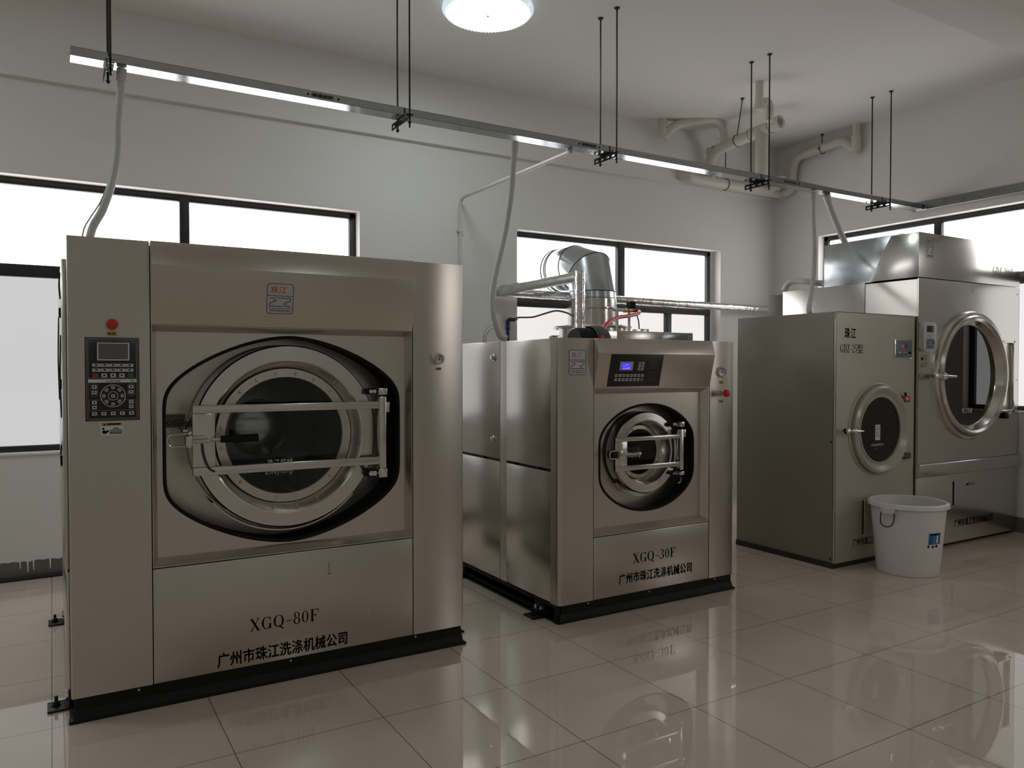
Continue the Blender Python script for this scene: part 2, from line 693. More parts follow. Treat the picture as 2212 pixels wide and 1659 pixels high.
def emblem(name, parent, org, U, V, w, h, blue, back=None, red=None):
    """rounded badge: characters on top, stylised river mark, letters below"""
    mb = MB()
    if back:
        flat(mb, [rrect(0, w, 0, h, w * 0.10)], Vector(org) + Vector(U).cross(Vector(V)) * (-0.0004), U, V, 2)
    flat(mb, outline(rrect(0, w, 0, h, w * 0.12), 0.028 * w), org, U, V, 0)
    flat(mb, [[(0.03 * w, 0.585 * h), (0.97 * w, 0.585 * h), (0.97 * w, 0.61 * h), (0.03 * w, 0.61 * h)],
              [(0.03 * w, 0.175 * h), (0.97 * w, 0.175 * h), (0.97 * w, 0.19 * h), (0.03 * w, 0.19 * h)]], org, U, V, 0)
    z = [(0.08, 0.54), (0.32, 0.44), (0.11, 0.36), (0.10, 0.24), (0.92, 0.24), (0.68, 0.34), (0.89, 0.42), (0.90, 0.54)]
    flat(mb, outline([(a * w, b * h) for a, b in z], 0.035 * w), org, U, V, 0)
    put(mb, font_polys('珠江', 0.012, 0.15), Vector(org) + Vector(U) * (0.13 * w) + Vector(V) * (0.68 * h), U, V, 0.60 * w, 0.22 * h, 1)
    put(mb, font_polys('ZHUJIANG', 0.02), Vector(org) + Vector(U) * (0.12 * w) + Vector(V) * (0.06 * h), U, V, 0.76 * w, 0.085 * h, 0)
    return mb.build(name, [blue, red or REDP, back or blue], parent)

# ------------------------------------------------------------------ room shell
YW, XR, ZC = 6.35, 7.45, 4.07
XL, YN = -4.2, -4.6


def struct(name, mb, mats, parent=None):
    o = mb.build(name, mats, parent)
    if parent is None:
        o['kind'] = 'structure'
    return o


def sroot(name, loc):
    o = bpy.data.objects.new(name, None)
    COL.objects.link(o)
    o.location = loc
    BASE[o.name] = Vector(loc)
    o['kind'] = 'structure'
    return o


struct('floor', MB().box(XL - 0.2, XR + 0.3, YN - 0.2, YW + 0.3, -0.12, 0.0), floor_mat())
struct('ceiling', MB().box(XL - 0.2, XR + 0.3, YN - 0.2, YW + 0.3, ZC, ZC + 0.15), CEIL)

W1 = (-2.4, 2.275, 0.868, 2.812)
W2 = (3.847, 6.555, 0.868, 2.806)
W3 = (3.12, 5.735, 1.075, 2.962)    # in y, on the right wall
wb = MB()
T0, T1 = YW, YW + 0.24
for x0, x1, z0, z1 in ((XL - 0.2, W1[0], 0, ZC), (W1[1], W2[0], 0, ZC), (W2[1], XR + 0.3, 0, ZC),
                       (W1[0], W1[1], 0, W1[2]), (W1[0], W1[1], W1[3], ZC), (W2[0], W2[1], 0, W2[2]), (W2[0], W2[1], W2[3], ZC)):
    wb.box(x0, x1, T0, T1, z0, z1)
struct('wall_back', wb, WALL)
W4 = (-0.9, 1.3, 1.075, 2.962)  # opening for the added fill window, out of view on the right wall
wr = MB()
for y0, y1, z0, z1 in ((YN - 0.2, W4[0], 0, ZC), (W4[1], W3[0], 0, ZC), (W4[0], W4[1], 0, W4[2]), (W4[0], W4[1], W4[3], ZC), (W3[1], YW, 0, ZC), (W3[0], W3[1], 0, W3[2]), (W3[0], W3[1], W3[3], ZC)):
    wr.box(XR, XR + 0.24, y0, y1, z0, z1)
struct('wall_right', wr, WALL)
struct('wall_left', MB().box(XL - 0.2, XL, YN, YW, 0, ZC), WALL)
struct('wall_front', MB().box(XL, XR, YN - 0.2, YN, 0, ZC), WALL)
# shallow tie beam along the back wall and the deep beam overhead
struct('trim_1', MB().box(XL, XR, YW - 0.045, YW, 3.475, ZC), WALL)
struct('trim_2', MB().box(XL, XR, 2.42, 2.71, 3.56, ZC, 0.004), CEIL)
bb = MB()
bb.box(XL, 6.4, YW - 0.004, YW + 0.001, 0, 0.135)
rg = random.Random(3)
for x, dz, w in ((-0.20, 0.055, 0.010), (-0.155, 0.085, 0.012), (-0.12, 0.075, 0.010), (-0.02, 0.075, 0.012), (-0.37, 0.04, 0.02)):
    bb.prism([(x - w / 2, 0.137), (x + w / 2, 0.137), (x + w * 0.4, 0.135 - dz), (x - w * 0.1, 0.130 - dz)], 'y', YW - 0.0065, YW - 0.0035, 1)
pts = [(-0.6, 0.150)]
for k in range(31):
    pts.append((-0.6 + k * 0.03, 0.117 + rg.random() * 0.014))
pts.append((0.32, 0.150))
bb.prism(pts, 'y', YW - 0.0062, YW - 0.003, 1)
struct('baseboard_back', bb, [CONC, WALL])
struct('baseboard_right', MB().box(XR - 0.004, XR + 0.001, YN, YW - 0.01, 0, 0.135), CONC)
struct('trim_4', MB().box(XR - 0.012, XR + 0.10, W3[0], W3[1], W3[2] - 0.004, W3[2] + 0.014, 0.003), SILL)
struct('trim_3', MB().box(W1[0], W1[1], YW - 0.012, YW + 0.10, W1[2] - 0.004, W1[2] + 0.014, 0.003), SILL)


def window(name, plane, c0, c1, z0, z1, uprights, transom, low_uprights, fw=0.05, low=None):
    """aluminium window in the wall plane ('y' or 'x'), members as (start, end) along the wall"""
    d0, d1 = (YW + 0.10, YW + 0.16) if plane == 'y' else (XR + 0.10, XR + 0.16)

    def bx(mb, a0, a1, e0, e1, g0=d0, g1=d1, bev=0.003):
        if plane == 'y':
            mb.box(a0, a1, g0, g1, e0, e1, bev)
        else:
            mb.box(g0, g1, a0, a1, e0, e1, bev)
    root = sroot(name, ((c0 + c1) / 2, YW + 0.13, z0) if plane == 'y' else (XR + 0.13, (c0 + c1) / 2, z0))
    f = MB()
    bx(f, c0, c1, z0, z0 + fw * 1.1)
    bx(f, c0, c1, z1 - fw * 0.9, z1)
    bx(f, c0, c0 + fw, z0, z1)
    bx(f, c1 - fw, c1, z0, z1)
    bx(f, c0, c1, transom[0], transom[1], d0 - 0.004)
    for a, b in uprights:
        bx(f, a, b, transom[1], z1, d0 - 0.006)
    for a, b in low_uprights:
        bx(f, a, b, z0, transom[0], d0 - 0.006)
    f.build('window_frame', FRAME, root)
    dm = (d0 + d1) / 2 + 0.012
    for ups, e0, e1, m in ((uprights, transom[1], z1 - fw * 0.9, PANE), (low_uprights, z0 + fw * 1.1, transom[0], low or PANE_LOW2)):
        edges = [c0 + fw] + [v for p in sorted(ups) for v in p] + [c1 - fw]
        for a, b in zip(edges[::2], edges[1::2]):
            p = MB()
            bx(p, a - 0.005, b + 0.005, e0 - 0.005, e1 + 0.005, dm, dm + 0.006, 0)
            p.build('pane', m, root)
    return root


YP = YW + 0.10
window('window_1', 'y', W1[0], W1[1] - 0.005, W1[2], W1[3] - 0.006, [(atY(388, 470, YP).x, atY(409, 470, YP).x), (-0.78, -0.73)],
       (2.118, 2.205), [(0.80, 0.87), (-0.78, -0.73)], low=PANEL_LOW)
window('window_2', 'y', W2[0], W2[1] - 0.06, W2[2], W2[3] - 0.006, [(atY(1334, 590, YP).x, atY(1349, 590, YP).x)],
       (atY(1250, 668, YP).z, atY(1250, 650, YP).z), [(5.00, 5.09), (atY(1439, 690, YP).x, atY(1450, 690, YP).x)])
XP = XR + 0.10
window('window_3', 'x', W3[0], W3[1], W3[2], W3[3] - 0.006, [(atX(2034, 490, XP).y, atX(2018, 490, XP).y)],
       (atX(2207, 612, XP).z, atX(2207, 586, XP).z), [(4.35, 4.42)])

window('fill_window', 'x', W4[0], W4[1], W4[2], W4[3] - 0.006, [(0.17, 0.23)], (2.10, 2.18), [(0.17, 0.23)])  # unseen window added to brighten the machine fronts


# ------------------------------------------------------------------ washer-extractors
YF = 3.65


def sup(cx, cz, a, b, n, N=128, e=1.8):
    out = []
    for i in range(N):
        t = 2 * PI * i / N
        c, s_ = math.cos(t), math.sin(t)
        # barrel outline: straight sides, bowed top and bottom, rounded corners
        lo, hi = 0.0, 2.0
        for _ in range(40):
            m = (lo + hi) / 2
            if abs(m * c) ** n + (abs(m * s_) / max(0.05, 1 - 0.45 * min(1.2, abs(m * c)) ** e)) ** n > 1:
                hi = m
            else:
                lo = m
        out.append((cx + a * lo * c, cz + b * lo * s_))
    return out


def rect_loop(x0, x1, z0, z1, pts):
    """rectangle points matching each (x, z) of pts radially; corners snapped"""
    cx, cz = sum(p[0] for p in pts) / len(pts), sum(p[1] for p in pts) / len(pts)
    out = []
    for x, z in pts:
        dx, dz = x - cx, z - cz
        k = min(((x1 - cx) if dx > 0 else (x0 - cx)) / dx if abs(dx) > 1e-9 else 1e9,
                ((z1 - cz) if dz > 0 else (z0 - cz)) / dz if abs(dz) > 1e-9 else 1e9)
        out.append((cx + dx * k, cz + dz * k))
    for c in ((x0, z0), (x0, z1), (x1, z0), (x1, z1)):
        i = min(range(len(out)), key=lambda q: (out[q][0] - c[0]) ** 2 + (out[q][1] - c[1]) ** 2)
        out[i] = c
    return out


def at(y, loop):
    return [(x, y, z) for x, z in loop]


EX, EZ, EYN = Vector((1, 0, 0)), Vector((0, 0, 1)), Vector((0, -1, 0))


def washer(root, q):
    x0, x1, zt, cl, cr, zl, zh, zlip, D = (q[k] for k in ('x0', 'x1', 'zt', 'cl', 'cr', 'zl', 'zh', 'zlip', 'D'))
    zb = 0.10
    yb = YF + D
    yp = YF + 0.05                      # recessed front plate
    cx, cz, a, b, dr = q['cx'], q['cz'], q['a'], q['b'], q['dr']
    yi = yp + dr                        # drum front, deep in the recess
    rc = q.get('rc', 0.028)
    # cabinet carcass
    MB().box(x0 + 0.012, x1 - 0.012, YF + 0.36 + D * 0.3, yb, zb, zt - 0.006).build('cabinet_body', STEEL_C, root)
    sh = MB()
    sh.box(x0 + 0.012, x0 + 0.03, YF + 0.08, YF + 0.37 + D * 0.3, zb, zt - 0.006)
    sh.box(x1 - 0.03, x1 - 0.012, YF + 0.08, YF + 0.37 + D * 0.3, zb, zt - 0.006)
    sh.box(x0 + 0.012, x1 - 0.012, YF + 0.07, YF + 0.37 + D * 0.3, zt - 0.03, zt - 0.006)
    sh.box(x0 + 0.012, x1 - 0.012, YF + 0.07, YF + 0.37 + D * 0.3, zb, zb + 0.02)
    sh.build('cabinet_shell', STEEL_C, root)

    def column(xa, xb, left):
        pts = []
        if left:
            for k in range(7):
                t = R(90 * k / 6)
                pts.append((xa + rc - rc * math.sin(t), YF + rc - rc * math.cos(t)))
            pts = [(xb, YF)] + pts + [(xa, YF + 0.082), (xa + 0.015, YF + 0.082), (xa + 0.015, YF + 0.05), (xb, YF + 0.05)]
        else:
            rr = 0.006
            pts = [(xa, YF), (xb - rr, YF), (xb, YF + rr), (xb, YF + 0.082), (xb - 0.015, YF + 0.082), (xb - 0.015, YF + 0.05), (xa, YF + 0.05)]
        MB().prism(pts, 'z', zb, zt).build('front_column', STEEL, root, ang=50)
    column(x0, cl - 0.0015, True)
    column(cr + 0.0015, x1, False)
    hd = MB().prism([(YF - 0.025, zt), (YF - 0.05, zlip), (YF, zh), (YF + 0.05, zh), (YF + 0.05, zt)], 'x', cl + 0.0015, cr - 0.0015, bev=0.0025)
    header = hd.build('header_panel', STEEL, root, ang=25)
    MB().box(cl + 0.002, cr - 0.002, YF, YF + 0.04, zb, zl - 0.012, 0.004).build('lower_panel', STEEL, root)
    ins = q['ins']
    fr = MB()
    O = [(cl + 0.003, zl - 0.008), (cr - 0.003, zl - 0.008), (cr - 0.003, zh - 0.001), (cl + 0.003, zh - 0.001)]
    O2 = [(cl + 0.006, zl - 0.004), (cr - 0.006, zl - 0.004), (cr - 0.006, zh - 0.003), (cl + 0.006, zh - 0.003)]
    I = [(cl + ins, zl + ins - 0.002), (cr - ins, zl + ins - 0.002), (cr - ins, zh - ins), (cl + ins, zh - ins)]
    fr.strip(at(YF + 0.001, O2), at(YF + 0.001, O))
    fr.strip(at(yp + 0.001, I), at(YF + 0.001, O2))
    fr.strip(at(YF + 0.001, O), at(YF + 0.04, O))
    fr.build('bezel', STEEL, root, ang=20, recalc=False)
    hole = sup(cx, cz, a, b, q['n'], e=q['e'])
    rl = rect_loop(cl + ins - 0.004, cr - ins + 0.004, zl + ins - 0.006, zh - ins + 0.004, hole)
    MB().strip(at(yp, hole), at(yp, rl)).build('front_plate', STEEL, root)
    # black rubber recess
    g = MB()
    hs = sup(cx, cz, a + 0.004, b + 0.004, q['n'], e=q['e'])
    g.strip(at(yi + 0.004, hs), at(yp + 0.001, hs))
    hi = sup(cx, cz, a - 0.012, b - 0.012, q['n'], e=q['e'])
    hm = sup(cx, cz, a - 0.002, b - 0.002, q['n'], e=q['e'])
    g.strip(at(yp - 0.004, hm), at(yp + 0.0006, hs))
    g.strip(at(yp - 0.001, hi), at(yp - 0.004, hm))
    g.strip(at(yp + 0.03, hi), at(yp - 0.001, hi))
    g.build('rubber_recess', RUBBER, root, ang=60)
    ro, ri, rb, rg_ = q['rings']
    rx, rz = q['rx'], q['rz']
    yr, yg = q['yr'], q['yg']
    N = 128
    circ = [(rx + (ro - 0.03) * math.cos(2 * PI * i / N), rz + (ro - 0.03) * math.sin(2 * PI * i / N)) for i in range(N)]
    MB().strip(at(yi, circ), at(yi, hs)).build('tub_front', STEEL, root)
    # door ring
    MB().lathe((rx, 0, rz), [(ro - 0.012, yi), (ro, yi - 0.02), (ro, yr + 0.008), (ro - 0.006, yr), (ri + 0.010, yr - 0.004), (ri + 0.002, yr), (ri, yr + 0.012),
                             (rb + 0.012, yg - 0.012), (rb + 0.004, yg - 0.002), (rb + 0.002, yg + 0.02)], seg=96).build('door_ring', STEEL_S, root, ang=28)
    gr = MB().lathe((rx, 0, rz), [(rb, yg + 0.004), (rb, yg - 0.006), (rg_ + 0.003, yg - 0.008), (rg_, yg - 0.004), (rg_, yg + 0.006)], seg=96).build('glass_ring', STEEL, root, ang=28)
    nb = q['nbolt']
    first = None
    for i in range(nb):
        t = 2 * PI * (i + 0.5) / nb
        px_, pz_ = rx + (rb + rg_) / 2 * math.cos(t), rz + (rb + rg_) / 2 * math.sin(t)
        rbo = q['rbolt']
        MB().lathe((px_, yg - 0.007, pz_), [(rbo, 0), (rbo * 0.85, -rbo * 0.5), (rbo * 0.4, -rbo * 0.85), (0, -rbo * 0.95)], seg=10).build('bolt', STEEL_S, gr)
    # drip lip below the door
    MB().lathe((rx, 0, rz - 0.012), [(ro + 0.004, yi), (ro + 0.006, yr + 0.05), (ro + 0.012, yr + 0.05), (ro + 0.010, yi)], seg=40, a0=R(180 + 40), a1=R(360 - 42), closed=True).build('drip_lip', STEEL_S, root)
    # drum seen through the glass
    k = q['k']
    dy = q['dd']
    MB().lathe((rx, 0, rz), [(rg_ + 0.01, yg + 0.015), (rg_ + 0.05 * k, yg + 0.10), (rg_ + 0.16 * k, yg + 0.12), (rg_ + 0.16 * k, yg + dy), (0.30 * k, yg + dy)], seg=64).build('drum', DARKIN, root, ang=40)
    db = MB()
    db.lathe((rx, 0, rz), [(0.34 * k, yg + dy - 0.001), (0.33 * k, yg + dy - 0.02), (0.20 * k, yg + dy - 0.05), (0, yg + dy - 0.055)], seg=64)
    for i in range(72):
        t = 2 * PI * i / 72
        c_, s_ = math.cos(t), math.sin(t)
        db.obox((rx + 0.352 * k * c_, yg + dy - 0.008, rz + 0.352 * k * s_), (c_, 0, s_), (0, 1, 0), (-s_, 0, c_), 0.035 * k, 0.012, 0.008 * k)
    for i in range(3):
        t = 2 * PI * i / 3 + 0.9
        c_, s_ = math.cos(t), math.sin(t)
        rr_ = rg_ + 0.16 * k - 0.05 * k
        db.obox((rx + rr_ * c_, yg + dy * 0.55, rz + rr_ * s_), (c_, 0, s_), (0, 1, 0), (-s_, 0, c_), 0.11 * k, dy * 0.75, 0.07 * k, 0.02 * k)
    db.build('drum_back', q['drumm'], root, ang=40)
    MB().lathe((rx, 0, rz), [(0.158 * k, yg + dy - 0.05), (0.158 * k, yg + dy - 0.075), (0.15 * k, yg + dy - 0.08), (0, yg + dy - 0.08)], seg=64).build('drum_hub', q['hubm'], root)
    MB().disc((rx, yg, rz), rg_ + 0.002).build('door_glass', GLASS, root)
    # plinth
    pl = MB()
    pl.box(x0 + 0.012, x1 - 0.012, YF + 0.005, yb - 0.01, 0.012, zb + 0.002)
    pl.box(x0 - 0.010, x1 + 0.012, YF - 0.014, YF + 0.03, 0.0, 0.014, 0.004)
    pl.box(x0 - 0.006, x1 + 0.006, YF + 0.02, yb, 0.0, 0.012)
    pl.prism([(YF - 0.010, 0.014), (YF + 0.004, 0.050), (YF + 0.02, 0.050), (YF + 0.02, 0.014)], 'x', x0 + 0.006, x1 - 0.006)
    plo = pl.build('plinth', BLACK, root)
    for xs in q['screws']:
        MB().lathe((xs, YF + 0.004, zb - 0.012), [(0.006, 0), (0.005, -0.004), (0, -0.005)], seg=8).build('screw', CHROME, plo)
    return header, yg


def foot(root, x, y, side=-1, w=0.11, m=BLACK):
    f = MB()
    f.box(min(x, x + side * 0.085), max(x, x + side * 0.085), y - w / 2, y + w / 2, 0.0, 0.010, 0.002)
    f.box(x - 0.006, x + 0.006, y - w / 2, y + w / 2, 0.0, 0.085, 0.002)
    o = f.build('foot_bracket', m, root)
    b = MB()
    c = (x + side * 0.052, y, 0.010)
    b.lathe(c, [(0.020, 0), (0.020, 0.004), (0.014, 0.004), (0.014, 0.018), (0.007, 0.020), (0.007, 0.042), (0, 0.043)], 'z', 6)
    b.build('anchor_bolt', ROD, o)
    for dy in (-0.028, 0.028):
        MB().lathe((x + side * 0.006, y + dy, 0.05), [(0.013, 0), (0.013, side * 0.010), (0, side * 0.011)], 'x', 6).build('bolt', CHROME, o)


def gauge(root, c, r, label_text=None):
    x, z = c
    g = MB()
    g.lathe((x, YF, z), [(r, 0.002), (r, -0.012), (r * 0.93, -0.016), (r * 0.80, -0.014), (r * 0.78, -0.006)], seg=32)
    o = g.build('pressure_gauge', CHROME, root)
    d = MB()
    d.lathe((x, YF - 0.006, z), [(r * 0.80, 0), (0, 0)], seg=32)
    d.lathe((x, YF - 0.0066, z), [(r * 0.62, 0), (r * 0.52, 0)], seg=24, mi=1, a0=R(-40), a1=R(220))
    d.obox((x + 0.1 * r, YF - 0.0075, z + 0.12 * r), (0.3, 0, 1), (0, 1, 0), (1, 0, -0.3), r * 0.85, 0.001, r * 0.09, mi=1)
    d.lathe((x, YF - 0.0075, z), [(r * 0.12, 0), (0, -0.001)], seg=12, mi=1)
    d.build('dial_face', [WHITEP, INK], o)


def tag_plate(root, x0, x1, z0, z1, text, y=YF, name='name_tag'):
    t = MB().box(x0, x1, y - 0.0022, y, z0, z1).build(name, YELL, root)
    m = MB()
    put(m, font_polys(text, 0.02, 0, 1.25), (x0 + (x1 - x0) * 0.15, y - 0.0028, z0 + (z1 - z0) * 0.2), EX, EZ, (x1 - x0) * 0.7, (z1 - z0) * 0.6)
    m.build('lettering', INK, t)


def stop_button(root, x, z, r, sh):
    b = MB().lathe((x, YF, z), [(r * 0.85, 0), (r * 0.85, -sh * 0.5), (r * 0.6, -sh * 0.55), (r * 0.6, -sh)], seg=24).build('stop_button', STEEL_S, root)
    MB().lathe((x, YF - sh, z), [(r * 0.6, 0.003), (r, -0.002), (r, -0.012), (r * 0.92, -0.019), (r * 0.6, -0.023), (0, -0.024)], seg=32).build('button_cap', REDB, b)


def door_frame(root, yfr, q):
    """swing frame: two bars, latch plate, hinge post and lugs; pixel extents on the plane y = yfr"""
    t = 0.026
    y0, y1 = yfr - t / 2, yfr + t / 2
    X = lambda px_, py_=930: atY(px_, py_, yfr).x
    Z = lambda px_, py_: atY(px_, py_, yfr).z
    xl, xr0, xr1 = X(q['L']), X(q['P'][0]), X(q['P'][1])
    (ta, tb), (ba, bb_) = q['top'], q['bot']
    f = MB()
    f.box(xl, xr0 + 0.01, y0, y1, Z(q['L'], tb), Z(q['L'], ta), 0.003)
    f.box(xl, xr0 + 0.01, y0, y1, Z(q['L'], bb_), Z(q['L'], ba), 0.003)
    fo = f.build('door_frame', STEEL_S, root)
    lp = MB()
    lp.box(xl, X(q['LP']), y0 + 0.003, y1 - 0.003, Z(q['L'], ba) + 0.001, Z(q['L'], tb) - 0.001, 0.002)
    lpo = lp.build('latch_plate', STEEL_S, fo)
    hp = MB()
    hp.box(xr0, xr1, y0 - 0.004, y1 + 0.004, Z(q['P'][0], q['post'][1]), Z(q['P'][0], q['post'][0]), 0.004)
    hp.build('hinge_post', STEEL_S, fo)
    for (ha, hb) in (q['h1'], q['h2']):
        h = MB()
        za, zb_ = Z(q['P'][0], hb), Z(q['P'][0], ha)
        xa = X(q['hx'][0])
        h.box(xr0 - 0.004, xr1 + 0.004, y0 - 0.008, y1 + 0.012, za, zb_, 0.004)
        h.box(xa, xr0 - 0.004, y0 + 0.02, y1 + 0.05, za + 0.003, zb_ - 0.003, 0.005, 1)
        hz = (za + zb_) / 2
        rr = (zb_ - za) * 0.30
        for fx in (0.3, 0.65):
            h.lathe((xa + (xr0 - xa) * fx, y0 + 0.02, hz), [(rr, 0), (rr, -0.010), (0, -0.011)], seg=6, mi=2)
        h.lathe(((xr0 + xr1) / 2, y0 - 0.008, hz), [(rr, 0), (rr, -0.005), (0, -0.006)], seg=8, mi=2)
        h.build('hinge_lug', [STEEL_S, BLACK, CHROME], root)
    return fo, lpo, (xl, xr0, xr1, y0, y1)


# ---- the big washer
big = thing('washing_machine', (0.97, YF, 0),
            'largest stainless washer-extractor at the left, with wide keypad and black-handled round door', 'washing machine')
B = dict(x0=0.058, x1=1.876, zt=2.016, cl=0.367, cr=1.587, zl=0.612, zh=1.660, zlip=1.914, D=1.75, ins=0.028,
         cx=0.977, cz=1.134, a=0.557, b=0.488, n=9, dr=0.21, rx=0.978, rz=1.146, rings=(0.436, 0.358, 0.324, 0.281), yr=3.722, yg=3.79,
         nbolt=20, rbolt=0.0085, e=1.8, rc=0.010, k=1.0, dd=0.62, drumm=DARKIN, hubm=STEEL_S, screws=(0.31, 0.96, 1.60))
header, yg = washer(big, B)


def slant(q, z):
    """y of the header's slanting face at height z"""
    return YF - 0.05 * (z - q['zh']) / (q['zlip'] - q['zh'])


VS = Vector((0, -0.05, B['zlip'] - B['zh'])).normalized()
emblem('emblem', header, Vector((0.852, slant(B, 1.723) - 0.0012, 1.723)), EX, VS, 0.123, 0.141, BLUEP)
lt = MB()
put(lt, serif_polys('XGQ-80F'), (0.772, YF - 0.001, 0.247), EX, EZ, 0.322, 0.070)
put(lt, font_polys('广州市珠江洗涤机械公司', 0.03, 0.0, 1.02), (0.630, YF - 0.001, 0.117), EX, EZ, 0.606, 0.066)
lt.build('lettering', INK, big)

# side panels with bolts, wiring and feet
sp = MB()
sp.box(0.040, 0.062, YF + 0.10, YF + 1.74, 0.62, 1.93, 0.002)
sp.box(0.046, 0.062, YF + 0.10, YF + 1.74, 0.11, 0.61, 0.002)
sp.build('side_panel', STEEL_C, big)
for yy, z0, z1 in ((4.0, 1.78, 1.90), (4.0, 1.25, 1.62), (4.1, 1.02, 1.12), (4.9, 1.30, 1.75)):
    MB().tube(smooth_path([(0.038, yy, z1), (0.034, yy, (z0 + z1) / 2), (0.038, yy, z0)]), 0.004, 6).build('cable', CABLEM, big)
for yy, zz in ((4.02, 1.72), (4.0, 1.40), (4.0, 1.06)):
    MB().box(0.031, 0.042, yy - 0.015, yy + 0.015, zz - 0.022, zz + 0.022, 0.003).build('side_clip', BLACK, big)
for yy in (3.86, 5.15):
    foot(big, 0.056, yy, -1, m=ROD)
for yy in (3.86, 5.15):
    foot(big, 1.878, yy, 1)

# keypad
px0, px1, pz0, pz1 = 0.1195, 0.3235, 1.2505, 1.6005
cp = MB().box(px0, px1, YF - 0.004, YF, pz0, pz1, 0.001).build('control_panel', PANEL, big)
pw, ph = px1 - px0, pz1 - pz0
PO = Vector((px0, YF - 0.0046, pz0))


def PU(u, v):       # crop fractions measured on the keypad (u to the right, v down)
    return u * pw, (1 - v) * ph


ln = MB()
for m_, w_ in ((0.025, 0.0012), (0.052, 0.0010)):
    flat(ln, outline(rrect(m_ * pw, pw - m_ * pw, m_ * pw, ph - m_ * pw, 0.006), w_), PO, EX, EZ)
flat(ln, outline(rrect(*[PU(0.055, 0)[0], PU(0.945, 0)[0], PU(0, 0.487)[1], PU(0, 0.05)[1]], 0.005), 0.001), PO, EX, EZ)
flat(ln, [rrect(PU(0.055, 0)[0], PU(0.945, 0)[0], PU(0, 0.540)[1], PU(0, 0.500)[1], 0.003)], PO, EX, EZ, 1)
for a_, b_, c_, d_ in ((0.10, 0.225, 0.70, 0.555), (0.78, 0.90, 0.70, 0.555), (0.07, 0.925, 0.875, 0.745)):
    flat(ln, outline(rrect(PU(a_, 0)[0], PU(b_, 0)[0], PU(0, c_)[1], PU(0, d_)[1], 0.004), 0.0008), PO, EX, EZ)
for rr, w_ in ((0.0475, 0.0024), (0.019, 0.0018)):
    cxy = PU(0.505, 0.70)
    flat(ln, [[(cxy[0] + rr * 1.0, 0)] and [(cxy[0] + rr * math.cos(2 * PI * i / 40), cxy[1] + rr * math.sin(2 * PI * i / 40)),
                                              (cxy[0] + rr * math.cos(2 * PI * (i + 1) / 40), cxy[1] + rr * math.sin(2 * PI * (i + 1) / 40)),
                                              (cxy[0] + (rr - w_) * math.cos(2 * PI * (i + 1) / 40), cxy[1] + (rr - w_) * math.sin(2 * PI * (i + 1) / 40)),
                                              (cxy[0] + (rr - w_) * math.cos(2 * PI * i / 40), cxy[1] + (rr - w_) * math.sin(2 * PI * i / 40))] for i in range(40)], PO, EX, EZ, 1)
u0, v0 = PU(0.36, 0.533)
put(ln, font_polys('手动操作按键', 0.015, 0, 1.05), PO + EX * u0 + EZ * v0 + EYN * 0.0003, EX, EZ, 0.285 * pw, 0.020 * ph, 2)
ln.build('printed_lines', [LINE, WHITEP, INK], cp)
MB().box(px0 + 0.222 * pw, px0 + 0.815 * pw, YF - 0.006, YF - 0.003, pz0 + (1 - 0.275) * ph, pz0 + (1 - 0.063) * ph, 0.001).build('screen_bezel', WHITEP, cp)
MB().box(px0 + 0.245 * pw, px0 + 0.790 * pw, YF - 0.0068, YF - 0.005, pz0 + (1 - 0.262) * ph, pz0 + (1 - 0.074) * ph).build('screen', SCREEN, cp)
MB().box(px0 + 0.825 * pw, px0 + 0.905 * pw, YF - 0.0062, YF - 0.004, pz0 + (1 - 0.531) * ph, pz0 + (1 - 0.511) * ph).build('indicator', pm('led_green', (0.05, 0.30, 0.03), 0.4, emit=(0.1, 0.8, 0.05), es=0.08), cp)


def key(parent, c, w, h, m, ang=0.0, mark=True, U=EX, V=EZ):
    """one membrane key centred at c in the plane U, V"""
    n = Vector(U).cross(Vector(V))
    uu = Vector(U) * math.cos(ang) + Vector(V) * math.sin(ang)
    vv = Vector(V) * math.cos(ang) - Vector(U) * math.sin(ang)
    k = MB().obox(Vector(c), uu, vv, n, w, h, 0.0016, 0.0005)
    if mark:
        k.obox(Vector(c) + n * 0.0009, uu, vv, n, w * 0.42, h * 0.30, 0.0003, mi=1)
        k.obox(Vector(c) + n * 0.0009 + vv * h * 0.12, uu, vv, n, w * 0.18, h * 0.34, 0.0003, mi=1)
    k.build('key', [m, INK], parent)


def KP(u, v):
    a_, b_ = PU(u, v)
    return PO + EX * a_ + EZ * b_


for r_, v in enumerate((0.333, 0.392)):
    for i in range(5):
        key(cp, KP(0.205 + 0.1525 * i, v), 0.145 * pw, 0.036 * ph, KEY)
for i, m_ in enumerate((KEYR, KEY, KEY, KEY, KEYG)):
    key(cp, KP(0.185 + 0.162 * i, 0.455), 0.10 * pw, 0.046 * ph, m_, mark=(0 < i < 4))
for i in range(8):
    t = PI / 2 - i * PI / 4
    p = KP(0.505, 0.70)
    key(cp, p + EX * 0.0345 * math.cos(t) + EZ * 0.0345 * math.sin(t), 0.013, 0.011, KEY, t - PI / 2)
key(cp, KP(0.505, 0.70), 0.014, 0.013, KEY)
for u, v in ((0.165, 0.593), (0.165, 0.657), (0.84, 0.593), (0.84, 0.655), (0.165, 0.777), (0.165, 0.836), (0.84, 0.775), (0.84, 0.832)):
    key(cp, KP(u, v), 0.085 * pw, 0.042 * ph, KEY)
for i in range(5):
    key(cp, KP(0.165 + 0.1695 * i, 0.912), 0.090 * pw, 0.040 * ph, KEY)
stop_button(big, 0.2205, 1.655, 0.0225, 0.022)
tag_plate(big, 0.200, 0.240, 1.607, 1.625, '急停')
gauge(big, (1.732, 1.521), 0.030)
tag_plate(big, 1.718, 1.748, 1.462, 1.476, '水温表')
wl = MB()
wl.box(0.174, 0.260, YF - 0.0012, YF, 1.190, 1.245)
